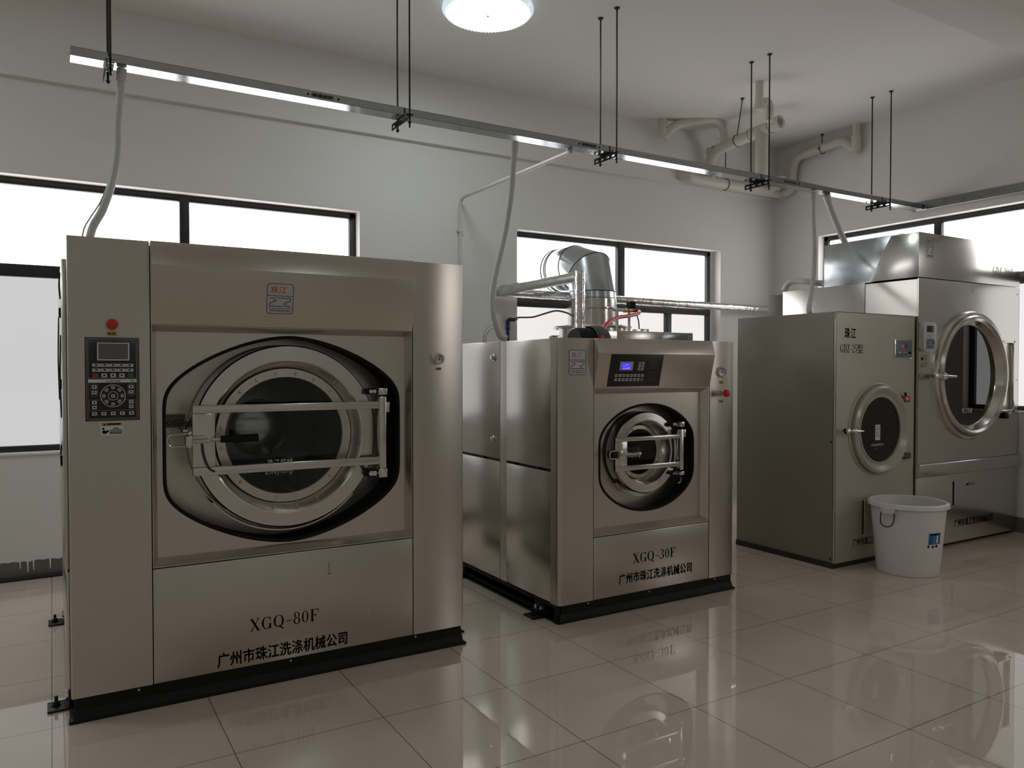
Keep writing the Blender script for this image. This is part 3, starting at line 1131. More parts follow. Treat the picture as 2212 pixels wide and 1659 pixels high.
wl.box(0.177, 0.257, YF - 0.0018, YF, 1.229, 1.243, mi=1)
wl.prism([(0.184, 1.231), (0.194, 1.231), (0.189, 1.241)], 'y', YF - 0.0022, YF, 2)
for z_, a_, b_ in ((1.219, 0.222, 0.243), (1.211, 0.210, 0.255), (1.203, 0.208, 0.256), (1.197, 0.208, 0.256)):
    wl.box(a_, b_, YF - 0.0018, YF, z_ - 0.0018, z_ + 0.0018, mi=2)
wl.box(0.198, 0.250, YF - 0.0022, YF, 1.2335, 1.2395, mi=2)
wl.prism([(0.181, 1.198), (0.192, 1.196), (0.205, 1.204), (0.206, 1.212), (0.195, 1.208), (0.188, 1.212), (0.181, 1.208)], 'y', YF - 0.002, YF, 2)
wl.lathe((0.185, YF - 0.002, 1.2175), [(0.0048, 0), (0, 0)], seg=10, mi=2)
wl.build('warning_label', [WHITEP, YELL, INK], big)
w2 = MB()
w2.box(0.435, 0.484, 3.70 - 0.0012, 3.70 - 0.0004, 1.205, 1.254) if False else None
qd = atY(358, 925, 3.888)
w2.box(qd.x - 0.002, qd.x + 0.085, 3.886, 3.889, qd.z + 0.002, qd.z + 0.062)
w2.box(qd.x + 0.003, qd.x + 0.080, 3.8855, 3.889, qd.z + 0.044, qd.z + 0.058, mi=1)
for k_ in range(4):
    w2.box(qd.x + 0.030, qd.x + 0.078, 3.8855, 3.889, qd.z + 0.008 + k_ * 0.009, qd.z + 0.011 + k_ * 0.009, mi=2)
w2.lathe((qd.x + 0.015, 3.8858, qd.z + 0.024), [(0.011, 0), (0.008, 0)], seg=16, mi=2)
w2.build('warning_label', [pm('label_dull', (0.22, 0.20, 0.17), 0.5), pm('label_dull_yellow', (0.20, 0.17, 0.07), 0.5), INK], big)

fo, lpo, (fxl, fxr0, fxr1, fy0, fy1) = door_frame(big, 3.675, dict(L=415, P=(817, 832), top=(876, 893.5), bot=(1010.5, 1029), LP=464,
                                                  post=(856, 1012), h1=(838, 853), h2=(1012, 1031), hx=(795, 830)))
# toggle latch with the black grip
la = MB()
lz = atY(430, 950, 3.655).z
lx = lambda p: atY(p, 950, 3.65).x
la.box(lx(401), lx(455), fy0 - 0.030, fy0, lz - 0.016, lz + 0.016, 0.004)
la.box(lx(399), lx(414), fy0 - 0.040, fy0 + 0.004, lz - 0.022, lz + 0.020, 0.003)
la.cyl((lx(414), fy0 - 0.034, lz + 0.012), (lx(448), fy0 - 0.034, lz + 0.012), 0.007)
la.cyl((lx(414), fy0 - 0.034, lz - 0.004), (lx(450), fy0 - 0.034, lz - 0.004), 0.007)
for dz in (-0.027, 0.030):
    la.lathe((lx(408), fy0 - 0.022, lz + dz), [(0, -0.011), (0.008, -0.008), (0.011, 0), (0.008, 0.008), (0, 0.011)], seg=12)
ub = bent_path([(lx(408), fy0 - 0.022, lz + 0.030), (lx(362), fy0 - 0.014, lz + 0.027), (lx(362), fy0 - 0.014, lz - 0.024), (lx(408), fy0 - 0.022, lz - 0.027)], 0.024)
la.tube(ub, 0.0048, 8)
la.box(lx(395), lx(407), fy0 - 0.01, fy0 + 0.15, lz + 0.032, lz + 0.046, 0.003)
la.cyl((lx(455), fy0 - 0.024, lz), (lx(478), fy0 - 0.026, lz), 0.009)
lat = la.build('door_latch', STEEL_S, fo)
gp = MB()
prof = [(0, 0), (0.013, 0.001), (0.016, 0.006), (0.0165, 0.05)]
for k_ in range(4):
    prof += [(0.019, 0.065 + 0.024 * k_), (0.0175, 0.077 + 0.024 * k_)]
prof += [(0.0195, 0.160), (0.017, 0.166), (0, 0.168)]
gp.lathe((lx(474), fy0 - 0.026, lz), [(r_, d_) for r_, d_ in prof], 'x', 20)
gp.build('latch_grip', RUBBER, lat)
MB().tube(smooth_path([(lx(437), fy0 - 0.012, lz - 0.018), (lx(440), fy0 - 0.016, lz - 0.07), (lx(450), fy0 - 0.018, lz - 0.125), atY(463, 1019, fy0 - 0.006)]), 0.005, 8).build('latch_cable', CABLEN, fo)
MB().tube(smooth_path([atY(784, 1006, 3.70), atY(800, 1035, 3.72), atY(818, 1050, 3.75), atY(842, 1043, 3.80), atY(855, 1015, 3.84)]), 0.0045, 8).build('latch_cable', CABLEN, fo)
MB().tube(smooth_path([atY(832, 892, 3.70), atY(836, 925, 3.74), atY(848, 960, 3.80), atY(853, 1000, 3.85)]), 0.004, 8).build('latch_cable', CABLEN, fo)
sn = MB()
sn.box(*[v for v in (atY(832, 880, 3.68).x, atY(839, 880, 3.68).x)], 3.665, 3.69, atY(835, 890, 3.68).z, atY(835, 868, 3.68).z, 0.002)
sn.tube(smooth_path([atY(833, 862, 3.70), atY(842, 857, 3.74), atY(856, 855, 3.76)]), 0.005, 8)
sn.build('hinge_bracket', STEEL_S, fo)
gl = MB()
GW = B['yg'] - 0.003
p0, p1 = atY(578, 1000, GW), atY(632, 988, GW)
put(gl, font_polys('珠江机械', 0.01, 0, 1.1), (p0.x, GW, atY(605, 1010, GW).z), EX, EZ, p1.x - p0.x, 0.044)
p0, p1 = atY(572, 1018, GW), atY(633, 1018, GW)
put(gl, font_polys('ZhuJiang', 0.005, 0.25, 1.25), (p0.x, GW, atY(605, 1026, GW).z), EX, EZ, p1.x - p0.x, 0.034)
gl.build('glass_lettering', WHITEP, big)
# black speck and scuff marks on the lower panel
sc_ = MB()
sc_.box(1.145, 1.148, YF - 0.0008, YF, 0.475, 0.535)
sc_.box(1.138, 1.156, YF - 0.0008, YF, 0.474, 0.479)
sc_.build('scuff_mark', pm('scuff', (0.16, 0.14, 0.11), 0.7), big)
sc_ = MB().box(1.345, 1.347, YF - 0.0006, YF, 0.249, 0.279)
sc_.build('scuff_mark', WHITEP, big)

# ---- the smaller washer
small = thing('washing_machine', (3.19, YF, 0),
              'smaller stainless washer-extractor in the middle, with lit blue display and small round door', 'washing machine')
S = dict(x0=2.489, x1=3.893, zt=1.648, cl=2.737, cr=3.675, zl=0.482, zh=1.351, zlip=1.560, D=1.55, ins=0.034,
         cx=3.200, cz=0.917, a=0.386, b=0.334, n=6.5, dr=0.115, rx=3.198, rz=0.944, rings=(0.256, 0.197, 0.168, 0.142), yr=3.712, yg=3.785,
         e=2.1, nbolt=8, rbolt=0.008, k=0.58, dd=0.45, drumm=DARKIN, hubm=DARKIN, screws=(2.70, 3.17, 3.73))
header2, yg2 = washer(small, S)
emblem('emblem', small, Vector((2.560, YF - 0.0012, 1.432)), EX, EZ, 0.120, 0.147, NAVYP, pm('badge_silver', (0.60, 0.60, 0.60), 0.4))
lt = MB()
put(lt, serif_polys('XGQ-30F'), (3.037, YF - 0.001, 0.268), EX, EZ, 0.348, 0.075)
put(lt, font_polys('广州市珠江洗涤机械公司', 0.03, 0.0, 1.02), (2.930, YF - 0.001, 0.163), EX, EZ, 0.595, 0.066)
lt.build('lettering', INK, small)
VS2 = Vector((0, -0.05, S['zlip'] - S['zh'])).normalized()
NS2 = EX.cross(VS2)
c0 = Vector((2.832, slant(S, 1.363), 1.363))
PW2, PH2 = 0.404, 0.198
C2 = lambda u, v, d=0.0: c0 + EX * (u * PW2) + VS2 * ((1 - v) * PH2) + NS2 * d
cp2 = MB().obox(C2(0.5, 0.5, 0.001), EX, VS2, NS2, PW2, PH2, 0.006, 0.001).build('control_panel', PANEL, small)
ln = MB()
O2_ = C2(0, 1, 0.0046)
q2 = lambda u, v: (u * PW2, (1 - v) * PH2)


def frame2(a_, b_, c_, d_, w_=0.0008):
    flat(ln, outline(rrect(a_ * PW2, b_ * PW2, (1 - d_) * PH2, (1 - c_) * PH2, 0.003), w_), O2_, EX, VS2)


frame2(0.015, 0.985, 0.03, 0.97, 0.0012)
frame2(0.07, 0.685, 0.11, 0.90)
frame2(0.715, 0.955, 0.11, 0.90)
frame2(0.13, 0.475, 0.20, 0.52)
for k_ in range(16):
    v = 0.16 + k_ * 0.044
    if k_ in (1, 7):
        continue
    wd = 0.19 if k_ % 3 else 0.16
    flat(ln, [[q2(0.735, v + 0.020), q2(0.735 + wd, v + 0.020), q2(0.735 + wd, v), q2(0.735, v)]], O2_, EX, VS2, 1)
flat(ln, [[q2(0.26, 0.165), q2(0.40, 0.165), q2(0.40, 0.145), q2(0.26, 0.145)]], O2_, EX, VS2, 1)
ln.build('printed_lines', [pm('print_dim', (0.10, 0.10, 0.10), 0.5), pm('print_dimmer', (0.06, 0.06, 0.06), 0.5)], cp2)
MB().obox(C2(0.30, 0.36, 0.005), EX, VS2, NS2, 0.25 * PW2, 0.27 * PH2, 0.004, 0.001).build('screen_bezel', LINE, cp2)
so = MB().obox(C2(0.295, 0.365, 0.0075), EX, VS2, NS2, 0.175 * PW2, 0.20 * PH2, 0.001).build('screen', SCREENB, cp2)
tx = MB()
for v, a_, b_ in ((0.31, 0.27, 0.33), (0.35, 0.235, 0.26), (0.40, 0.31, 0.36), (0.43, 0.23, 0.36)):
    flat(tx, [[q2(a_, v + 0.014), q2(b_, v + 0.014), q2(b_, v), q2(a_, v)]], C2(0, 1, 0.0084), EX, VS2)
tx.build('screen_text', glow('screen_text_lilac', (0.45, 0.42, 1.0), 0.9), so)
for v in (0.655, 0.785):
    for i in range(8):
        key(cp2, C2(0.135 + i * 0.0715, v, 0.0048), 0.048 * PW2, 0.085 * PH2, pm('key_pink', (0.55, 0.25, 0.28), 0.5) if (v > 0.7 and i == 7) else KEY, U=EX, V=VS2)
for v in (0.27, 0.365, 0.46):
    for u in (0.55, 0.615):
        key(cp2, C2(u, v, 0.0048), 0.046 * PW2, 0.075 * PH2, KEY, U=EX, V=VS2)
stop_button(small, 3.772, 1.309, 0.024, 0.045)
tag_plate(small, 3.760, 3.796, 1.245, 1.264, '急停')
gauge(small, (3.780, 1.449), 0.036)
tag_plate(small, 3.764, 3.795, 1.370, 1.388, '水温表')
fo, lpo, (fxl, fxr0, fxr1, fy0, fy1) = door_frame(small, 3.672, dict(L=1327, P=(1465.5, 1473.5), top=(946, 955), bot=(1008, 1018.5), LP=1353,
                                                  post=(927, 1015), h1=(911, 922), h2=(1018, 1026), hx=(1452, 1475)))
la = MB()
lz = atY(1345, 981, 3.65).z
lx = lambda p: atY(p, 981, 3.645).x
la.box(lx(1331), lx(1349), fy0 - 0.032, fy0, lz - 0.018, lz + 0.018, 0.004)
la.box(lx(1332), lx(1339), fy0 - 0.042, fy0, lz - 0.026, lz + 0.026, 0.003)
la.cyl((lx(1338), fy0 - 0.034, lz), (lx(1372), fy0 - 0.036, lz), 0.0075)
la.cyl((lx(1340), fy0 - 0.030, lz + 0.012), (lx(1352), fy0 - 0.030, lz + 0.010), 0.006)
la.lathe((lx(1374), fy0 - 0.036, lz), [(0, -0.012), (0.012, -0.012), (0.014, 0), (0.012, 0.014), (0, 0.016)], 'x', 12)
la.tube(bent_path([(lx(1336), fy0 - 0.026, lz + 0.024), (lx(1316), fy0 - 0.02, lz + 0.022), (lx(1316), fy0 - 0.02, lz - 0.022), (lx(1336), fy0 - 0.026, lz - 0.024)], 0.02), 0.0045, 8)
lat = la.build('door_latch', STEEL_S, fo)
MB().box(lx(1319), lx(1331), fy0 - 0.03, fy0 + 0.02, lz - 0.019, lz + 0.019, 0.004).build('latch_block', BLACK, lat)
hb = MB()
hb.box(fxr1, fxr1 + 0.022, fy0, fy1, atY(1476, 944, 3.66).z, atY(1476, 928, 3.66).z, 0.002)
hb.tube(smooth_path([atY(1476, 921, 3.70), atY(1482, 914, 3.74), atY(1488, 909, 3.76)]), 0.005, 8)
hb.tube(smooth_path([atY(1471, 1030, 3.70), atY(1470, 1040, 3.71), atY(1464, 1044, 3.72)]), 0.005, 8)
hb.build('hinge_bracket', STEEL_S, fo)
gl = MB()
GW = S['yg'] - 0.003
p0 = atY(1346, 975, GW)
p1 = atY(1384, 975, GW)
put(gl, font_polys('珠江机械', 0.014, 0, 1.05), (p0.x, GW, atY(1365, 978, GW).z), EX, EZ, p1.x - p0.x, 0.036)
p0, p1 = atY(1350, 987, GW), atY(1384, 987, GW)
put(gl, font_polys('ZhuJiang', 0.005, 0.25, 1.2), (p0.x, GW, atY(1365, 989, GW).z), EX, EZ, p1.x - p0.x, 0.022)
gl.build('glass_lettering', WHITEP, small)
# left side: two pairs of sheet panels with a post between
XS = S['x0']
yb_ = YF + S['D']
for ya, yb2 in ((3.735, 4.243), (4.328, yb_ - 0.01)):
    for za, zb2 in ((0.103, 0.868), (0.884, 1.645)):
        p = MB().box(XS + 0.001, XS + 0.014, ya, yb2, za, zb2, 0.003).build('side_panel', STEEL_C, small)
        if za < 0.5:
            for f_ in (0.25, 0.80):
                MB().box(XS - 0.004, XS + 0.008, ya + (yb2 - ya) * f_ - 0.011, ya + (yb2 - ya) * f_ + 0.011, zb2 + 0.002, zb2 + 0.014, 0.002).build('panel_clip', BLACK, p)
        elif ya > 4.2:
            for zz in (1.009, 1.543):
                MB().lathe((XS, 4.397, zz), [(0.022, 0.002), (0.022, -0.006), (0.015, -0.008), (0.014, -0.022), (0, -0.024)], 'x', 16).build('panel_lock', CHROME, p)
sd = MB()
sd.box(XS + 0.004, XS + 0.016, 4.245, 4.326, 0.10, 1.645)
sd.box(XS + 0.010, XS + 0.016, 3.72, yb_ - 0.02, 0.10, 1.64, mi=1)
sd.build('side_post', [STEEL_C, BLACK], small)
rail = MB()
rail.box(XS - 0.002, XS + 0.02, YF + 0.02, yb_, 0.080, 0.100)
rail.box(XS - 0.018, XS + 0.02, YF + 0.10, yb_, 0.034, 0.042)
rail.box(XS + 0.012, XS + 0.02, YF + 0.02, yb_, 0.0, 0.10)
rail.box(XS - 0.010, XS + 0.02, YF + 0.005, YF + 0.03, 0.0, 0.10)
rail.build('base_rail', BLACK, small)
for yy in (3.84, 4.85):
    foot(small, XS - 0.002, yy, -1)
for yy in (3.84, 4.85):
    foot(small, S['x1'] + 0.004, yy, 1)
# things bolted on its top
zt = S['zt'] - 0.006
mo = MB()
mo.lathe((atY(1240, 726, 4.2).x, 4.2, zt + 0.005), [(0, 0), (0.085, 0.0), (0.095, 0.02), (0.095, 0.17), (0.080, 0.18)], 'x', 40)
mo.lathe((atY(1240, 726, 4.2).x, 4.2, zt + 0.005), [(0.105, 0.12), (0.105, 0.145), (0.112, 0.15), (0.112, 0.20), (0.10, 0.235), (0.06, 0.24), (0, 0.24)], 'x', 40, mi=1)
mo.build('motor', [BLACK, pm('motor_grey', (0.09, 0.09, 0.09), 0.5)], small, ang=30)
for nm, (pa, pb), ptop, yy, dep in (('dosing_box', (1333, 1429), 714, 4.45, 0.30), ('dosing_box', (1420, 1497), 717, 4.75, 0.28)):
    a_, b_ = atY(pa, 725, yy), atY(pb, 725, yy)
    bx_ = MB().box(a_.x, b_.x, yy, yy + dep, zt, atY(pa, ptop, yy).z, 0.004).build(nm, STEEL_C if pa < 1400 else GALV, small)
    if pa < 1400:
        MB().box(b_.x - 0.16, b_.x - 0.08, yy + 0.05, yy + 0.15, atY(pa, ptop, yy).z - 0.01, atY(pa, ptop, yy).z + 0.022, 0.004).build('box_cap', STEEL_C, bx_)
MB().box(2.585, 2.64, 3.86, 3.90, zt, zt + 0.028, 0.003).build('pipe_stub', STEEL_S, small)
rh = MB()
RH = [atZ(1300, 733, 1.66), atY(1303, 712, 4.4), atY(1314, 697, 4.5), atY(1335, 686, 4.6), atY(1360, 682, 4.7), atY(1379, 677, 4.8), atY(1379, 672, 4.9), atY(1366, 671, 4.9)]
rh.tube(smooth_path(RH), 0.0145, 10)
rh.build('air_hose', REDH, small)
vv_ = MB()
vp = atY(1362, 672, 4.9)
vv_.box(vp.x - 0.055, vp.x + 0.02, 4.87, 4.93, vp.z - 0.012, vp.z + 0.022, 0.004, 1)
vv_.box(vp.x - 0.03, vp.x + 0.025, 4.86, 4.92, vp.z + 0.022, vp.z + 0.075, 0.006, 0)
vv_.cyl((vp.x - 0.15, 4.95, vp.z + 0.01), (vp.x - 0.05, 4.9, vp.z + 0.005), 0.014, 10, 2)
vv_.cyl((vp.x - 0.115, 4.93, zt - 0.002), (vp.x - 0.115, 4.93, vp.z + 0.01), 0.012, 10, 2)
vv_.cyl((vp.x - 0.015, 4.90, zt - 0.002), (vp.x - 0.015, 4.90, vp.z - 0.008), 0.011, 10, 2)
vv_.tube(smooth_path([(vp.x + 0.025, 4.89, vp.z + 0.05), (vp.x + 0.04, 4.89, vp.z), (vp.x - 0.04, 4.75, vp.z - 0.10), (vp.x - 0.16, 4.60, zt + 0.02), (vp.x - 0.19, 4.55, zt)]), 0.005, 6, 0)
vv_.build('air_valve', [BLACK, BRASS, CHROME], small)
cl_ = MB()
for k_ in range(2):
    c_ = atY(1068 - 4 * k_, 735, 4.52)
    cl_.tube(smooth_path([(c_.x - 0.07, 4.52, zt), (c_.x - 0.06, 4.52, zt + 0.06 + 0.02 * k_), (c_.x, 4.52, zt + 0.10 + 0.02 * k_), (c_.x + 0.06, 4.5, zt + 0.06), (c_.x + 0.075, 4.48, zt)]), 0.0045, 6)
cl_.build('clear_tube', pm('clear_tubing', (0.62, 0.65, 0.66), 0.25), small)

# ------------------------------------------------------------------ tumble dryers
YD = 3.62
dry = thing('tumble_dryer', (5.39, YD, 0), 'beige enamelled tumble dryer with small dark round door, behind the white bucket', 'dryer')
dx0, dx1, dyb, dzt, dzb = 4.908, 5.872, 4.56, 1.886, 0.040
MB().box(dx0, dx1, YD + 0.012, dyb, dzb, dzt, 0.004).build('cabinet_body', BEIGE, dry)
DC, DR = (5.405, 1.010), 0.352
fp = MB()
N = 96
circ = [(DC[0] + 0.27 * math.cos(2 * PI * i / N), DC[1] + 0.27 * math.sin(2 * PI * i / N)) for i in range(N)]
fp.strip(at(YD, circ), at(YD, rect_loop(dx0, dx1, dzb, dzt, circ)))
fp.box(dx0, dx0 + 0.004, YD, YD + 0.02, dzb, dzt)
fp.box(dx0, dx1, YD, YD + 0.02, dzt - 0.004, dzt)
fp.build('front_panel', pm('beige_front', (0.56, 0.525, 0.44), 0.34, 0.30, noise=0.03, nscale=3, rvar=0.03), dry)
MB().box(dx0 - 0.004, dx1, YD + 0.012, dyb + 0.004, 0.0, 0.042).build('plinth', pm('dark_base', (0.03, 0.026, 0.02), 0.6), dry)
MB().lathe((DC[0], YD, DC[1]), [(DR, 0.004), (DR, -0.006), (DR - 0.010, -0.012), (DR - 0.018, -0.004)], seg=96).build('door_surround', pm('beige_front', (0.4, 0.37, 0.3)), dry, ang=50)
dd_ = MB()
dd_.lathe((DC[0] + 0.012, YD, DC[1] - 0.004), [(0.332, 0.002), (0.335, -0.035), (0.318, -0.052), (0.305, -0.050), (0.275, -0.020), (0.262, -0.018), (0.258, -0.026), (0.248, -0.026), (0.246, -0.012)], seg=96)
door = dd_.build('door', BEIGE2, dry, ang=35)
GC = (DC[0] + 0.012, YD - 0.014, DC[1] - 0.004)
MB().disc(GC, 0.247).build('door_glass', GLASSD, door)
MB().lathe((GC[0], 0, GC[2]), [(0.262, YD + 0.02), (0.262, YD + 0.7), (0, YD + 0.7)], seg=48).build('drum', pm('drum_dark', (0.03, 0.03, 0.03), 0.5), dry)
gt = MB()
ge = Vector((atY(1890, 940, GC[1]).x, GC[1] - 0.002, atY(1893, 951, GC[1]).z))
gw, gh = 0.062, 0.118
flat(gt, [rrect(0, gw, 0, gh, 0.010)], ge, EX, EZ, 0)
flat(gt, outline(rrect(0.010, gw - 0.010, 0.058, gh - 0.012, 0.006), 0.0025), ge + EYN * 0.0006, EX, EZ, 1)
put(gt, font_polys('珠江', 0.01), ge + Vector((0.014, -0.0008, 0.075)), EX, EZ, 0.034, 0.020, 1)
flat(gt, outline([(0.010, 0.048), (0.010, 0.042), (0.024, 0.036), (0.010, 0.026), (0.052, 0.026), (0.052, 0.032), (0.040, 0.036), (0.052, 0.048)], 0.0025), ge + EYN * 0.0006, EX, EZ, 1)
p0, p1 = atY(1882, 960, GC[1]), atY(1908, 957, GC[1])
put(gt, font_polys('珠江洗涤机械有限公司', 0.01), (p0.x, GC[1] - 0.002, atY(1895, 963, GC[1]).z), EX, EZ, p1.x - p0.x, 0.018, 0)
p0, p1 = atY(1889, 970, GC[1]), atY(1902, 968, GC[1])
put(gt, font_polys('（蒸汽）', 0.015), (p0.x - 0.01, GC[1] - 0.002, atY(1895, 971.5, GC[1]).z), EX, EZ, p1.x - p0.x + 0.02, 0.022, 0)
gt.build('glass_lettering', [WHITEP, INK], door)
# latch, hinges and safety switch
la = MB()
lp_ = atY(1838, 931, YD - 0.05)
la.box(lp_.x - 0.045, lp_.x + 0.03, YD - 0.065, YD - 0.035, lp_.z - 0.014, lp_.z + 0.014, 0.006)
la.lathe((lp_.x - 0.045, YD - 0.05, lp_.z), [(0.022, -0.02), (0.026, -0.006), (0.026, 0.006), (0.020, 0.018)], 'x', 16)
la.cyl((lp_.x + 0.02, YD - 0.06, lp_.z), (lp_.x + 0.115, YD - 0.075, lp_.z - 0.004), 0.008, 10, r1=0.005)
la.lathe((lp_.x + 0.035, YD - 0.06, lp_.z), [(0.010, -0.012), (0.020, 0), (0.010, 0.016)], 'x', 12)
la.build('door_latch', CHROME, door)
for pxy, sw in (((1957, 862), True), ((1959, 984), False)):
    c = atY(*pxy, YD - 0.01)
    h = MB()
    h.box(c.x - 0.040, c.x + 0.030, YD - 0.028, YD, c.z - 0.024, c.z + 0.024, 0.004)
    h.box(c.x - 0.085, c.x - 0.035, YD - 0.034, YD - 0.016, c.z - 0.012, c.z + 0.012, 0.003)
    ho = h.build('hinge', pm('hinge_brown', (0.14, 0.12, 0.09), 0.35, 0.6), dry)
    if sw:
        MB().box(c.x - 0.026, c.x + 0.000, YD - 0.036, YD - 0.024, c.z - 0.010, c.z + 0.014, 0.004).build('switch_light', LEDR, ho)
        MB().tube([(c.x - 0.02, YD - 0.02, c.z + 0.02), (c.x - 0.028, YD - 0.022, c.z + 0.052)], 0.008, 8).build('switch_lever', BLACK, ho)
# lettering
lt = MB()
put(lt, font_polys('珠江', 0.028, 0.12, 1.25), (5.003, YD - 0.001, 1.692), EX, EZ, 0.132, 0.080)
put(lt, serif_polys('GDZ-25'), (4.956, YD - 0.001, 1.587), EX, EZ, 0.190, 0.062)
put(lt, font_polys('型', 0.006), (5.152, YD - 0.001, 1.585), EX, EZ, 0.068, 0.066)
put(lt, font_polys('广州市珠江洗涤机械公司', 0.02, 0, 1.02), (5.120, YD - 0.001, 0.138), EX, EZ, 0.500, 0.062)
lt.build('lettering', INK, dry)
c0_, c1_ = atY(1932, 733, YD), atY(1972, 772, YD)
pw_, ph_ = 0.226, 0.150
P0 = Vector((5.610, YD - 0.004, 1.548))
MB().box(P0.x, P0.x + pw_, YD - 0.006, YD, P0.z, P0.z + ph_, 0.002).build('panel_frame', CHROME, dry)
c2 = MB().box(P0.x + 0.008, P0.x + pw_ - 0.008, YD - 0.008, YD - 0.002, P0.z + 0.007, P0.z + ph_ - 0.007, 0.001).build('control_panel', pm('panel_blue_grey', (0.16, 0.20, 0.23), 0.4), dry)
MB().box(P0.x + 0.084, P0.x + 0.112, YD - 0.0095, YD - 0.007, P0.z + 0.088, P0.z + 0.106, 0.001).build('display', LEDR, c2)
MB().box(P0.x + 0.124, P0.x + 0.160, YD - 0.0095, YD - 0.007, P0.z + 0.084, P0.z + 0.110, 0.001).build('display', pm('display_dark', (0.05, 0.05, 0.06), 0.3), c2)
for u_, r_, m_ in ((0.045, 0.007, WHITEP), (0.064, 0.007, WHITEP), (0.108, 0.004, WHITEP), (0.126, 0.004, WHITEP), (0.144, 0.004, WHITEP)):
    MB().lathe((P0.x + u_, YD - 0.008, P0.z + 0.048), [(r_, 0), (r_ * 0.8, -0.003), (0, -0.003)], seg=14).build('button', m_, c2)
MB().lathe((P0.x + 0.186, YD - 0.008, P0.z + 0.046), [(0.011, 0), (0.011, -0.004), (0.008, -0.012), (0, -0.013)], seg=18).build('knob', pm('knob_dark_red', (0.05, 0.012, 0.012), 0.4), c2)
ln = MB()
for u0, u1, v in ((0.055, 0.135, 0.122), (0.040, 0.060, 0.030), (0.095, 0.15, 0.030)):
    ln.box(P0.x + u0, P0.x + u1, YD - 0.0086, YD - 0.007, P0.z + v, P0.z + v + 0.004)
ln.build('printed_lines', pm('print_slate', (0.06, 0.07, 0.09), 0.5), c2)
lc = atY(1862, 1078, YD)
ld = atY(1862, 1155, YD)
lv = MB().box(lc.x + 0.012, lc.x + 0.27, YD - 0.014, YD, ld.z, lc.z - 0.005, 0.003)
lv.box(lc.x + 0.006, lc.x + 0.018, YD - 0.008, YD, ld.z + 0.005, lc.z - 0.012, mi=1)
lv.build('lint_door', [pm('beige_front', (0.4, 0.37, 0.3)), BLACK], dry)
st = MB()
sq = atX(1794, 677, dx0 - 0.001)
s2 = atX(1804, 690, dx0 - 0.001)
st.box(dx0 - 0.001, dx0 + 0.001, s2.y - 0.004, sq.y + 0.012, s2.z + 0.004, sq.z + 0.002)
st.build('sticker', pm('sticker_lilac', (0.30, 0.30, 0.31), 0.5), dry)
for x_, z_ in ((4.90, 0.93), (4.90, 0.07)):
    MB().lathe((x_ + 0.0085, YD + 0.035, z_), [(0.008, 0), (0.006, -0.004), (0, -0.005)], 'x', 10).build('screw', BLACK, dry)

YT = 3.60
big_dry = thing('tumble_dryer', (6.65, YT, 0), 'tall stainless tumble dryer at the far right, with huge round glass door', 'dryer')
tx0, tx1, tyb, tz = 5.888, 7.415, 4.92, 2.190
MB().box(tx0, tx1, YT + 0.46, tyb, 0.03, tz, 0.004).build('cabinet_body', STEEL_T, big_dry)
sh = MB()
for xa in (tx0, tx1 - 0.012):
    sh.box(xa, xa + 0.012, YT + 0.012, YT + 0.47, 0.03, tz)
sh.box(tx0, tx1, YT + 0.012, YT + 0.47, tz - 0.012, tz)
sh.box(tx0, tx1, YT + 0.012, YT + 0.47, 0.03, 0.05)
sh.build('cabinet_shell', STEEL_T, big_dry)
TC, TR = (6.640, 1.412), 0.535
N = 96
circ = [(TC[0] + 0.44 * math.cos(2 * PI * i / N), TC[1] + 0.44 * math.sin(2 * PI * i / N)) for i in range(N)]
fp = MB()
zg0 = 0.708
fp.strip(at(YT, circ), at(YT, rect_loop(tx0 + 0.002, tx1 - 0.002, zg0, tz - 0.004, circ)))
fp.box(tx0 + 0.002, tx0 + 0.006, YT, YT + 0.015, zg0, tz - 0.004)
fp.box(tx1 - 0.006, tx1 - 0.002, YT, YT + 0.015, zg0, tz - 0.004)
fp.build('front_panel', STEEL_T, big_dry)
hd = MB()
zh_ = 2.550
hd.prism([(YT, tz + 0.004), (YT, zh_), (YT + 0.24, zh_), (4.03, tz + 0.004)], 'x', tx0, tx1, bev=0.002)
hood = hd.build('hood', STEEL_T, big_dry, ang=25)
MB().box(tx0 + 0.09, tx1 - 0.18, YT + 0.20, 4.54, tz - 0.002, 2.575, 0.004).build('heater_box', GALV, big_dry)
MB().box(tx0 + 0.002, tx0 + 0.55, tyb, tyb + 0.17, 0.9, 2.165, 0.006).build('rear_box', GREYGREEN, big_dry)
# lint drawer lip and lower panel
lo = MB()
lo.prism([(YT - 0.004, 0.602), (YT - 0.030, 0.606), (YT - 0.030, 0.698), (YT - 0.022, 0.706), (YT + 0.03, 0.708), (YT + 0.03, 0.602)], 'x', tx0 - 0.004, tx1 - 0.004, bev=0.003)
lo.build('drawer_lip', STEEL_T, big_dry, ang=25)
lw = MB().box(tx0 + 0.004, tx1 - 0.004, YT + 0.002, YT + 0.03, 0.030, 0.598, 0.002)
low = lw.build('lower_panel', STEEL_T, big_dry)
ld0, ld1 = atY(2060, 1040, YT), atY(2061, 1091, YT)
MB().box(ld0.x - 0.004, ld0.x + 0.004, YT - 0.004, YT + 0.004, ld1.z, ld0.z).build('door_slot', BLACK, low)
hc = atY(2096, 1046, YT)
hh = MB()
hh.box(hc.x - 0.05, hc.x + 0.05, YT - 0.004, YT + 0.003, hc.z - 0.006, hc.z + 0.012, 0.002, 1)
hh.cyl((hc.x - 0.045, YT - 0.006, hc.z + 0.002), (hc.x + 0.045, YT - 0.014, hc.z + 0.006), 0.006, 10)
hh.build('panel_handle', [CHROME, BLACK], low)
MB().box(tx0 + 0.03, tx1 - 0.03, YT + 0.05, tyb - 0.02, 0.0, 0.05).build('plinth', pm('dark_base', (0.03, 0.026, 0.02)), big_dry)
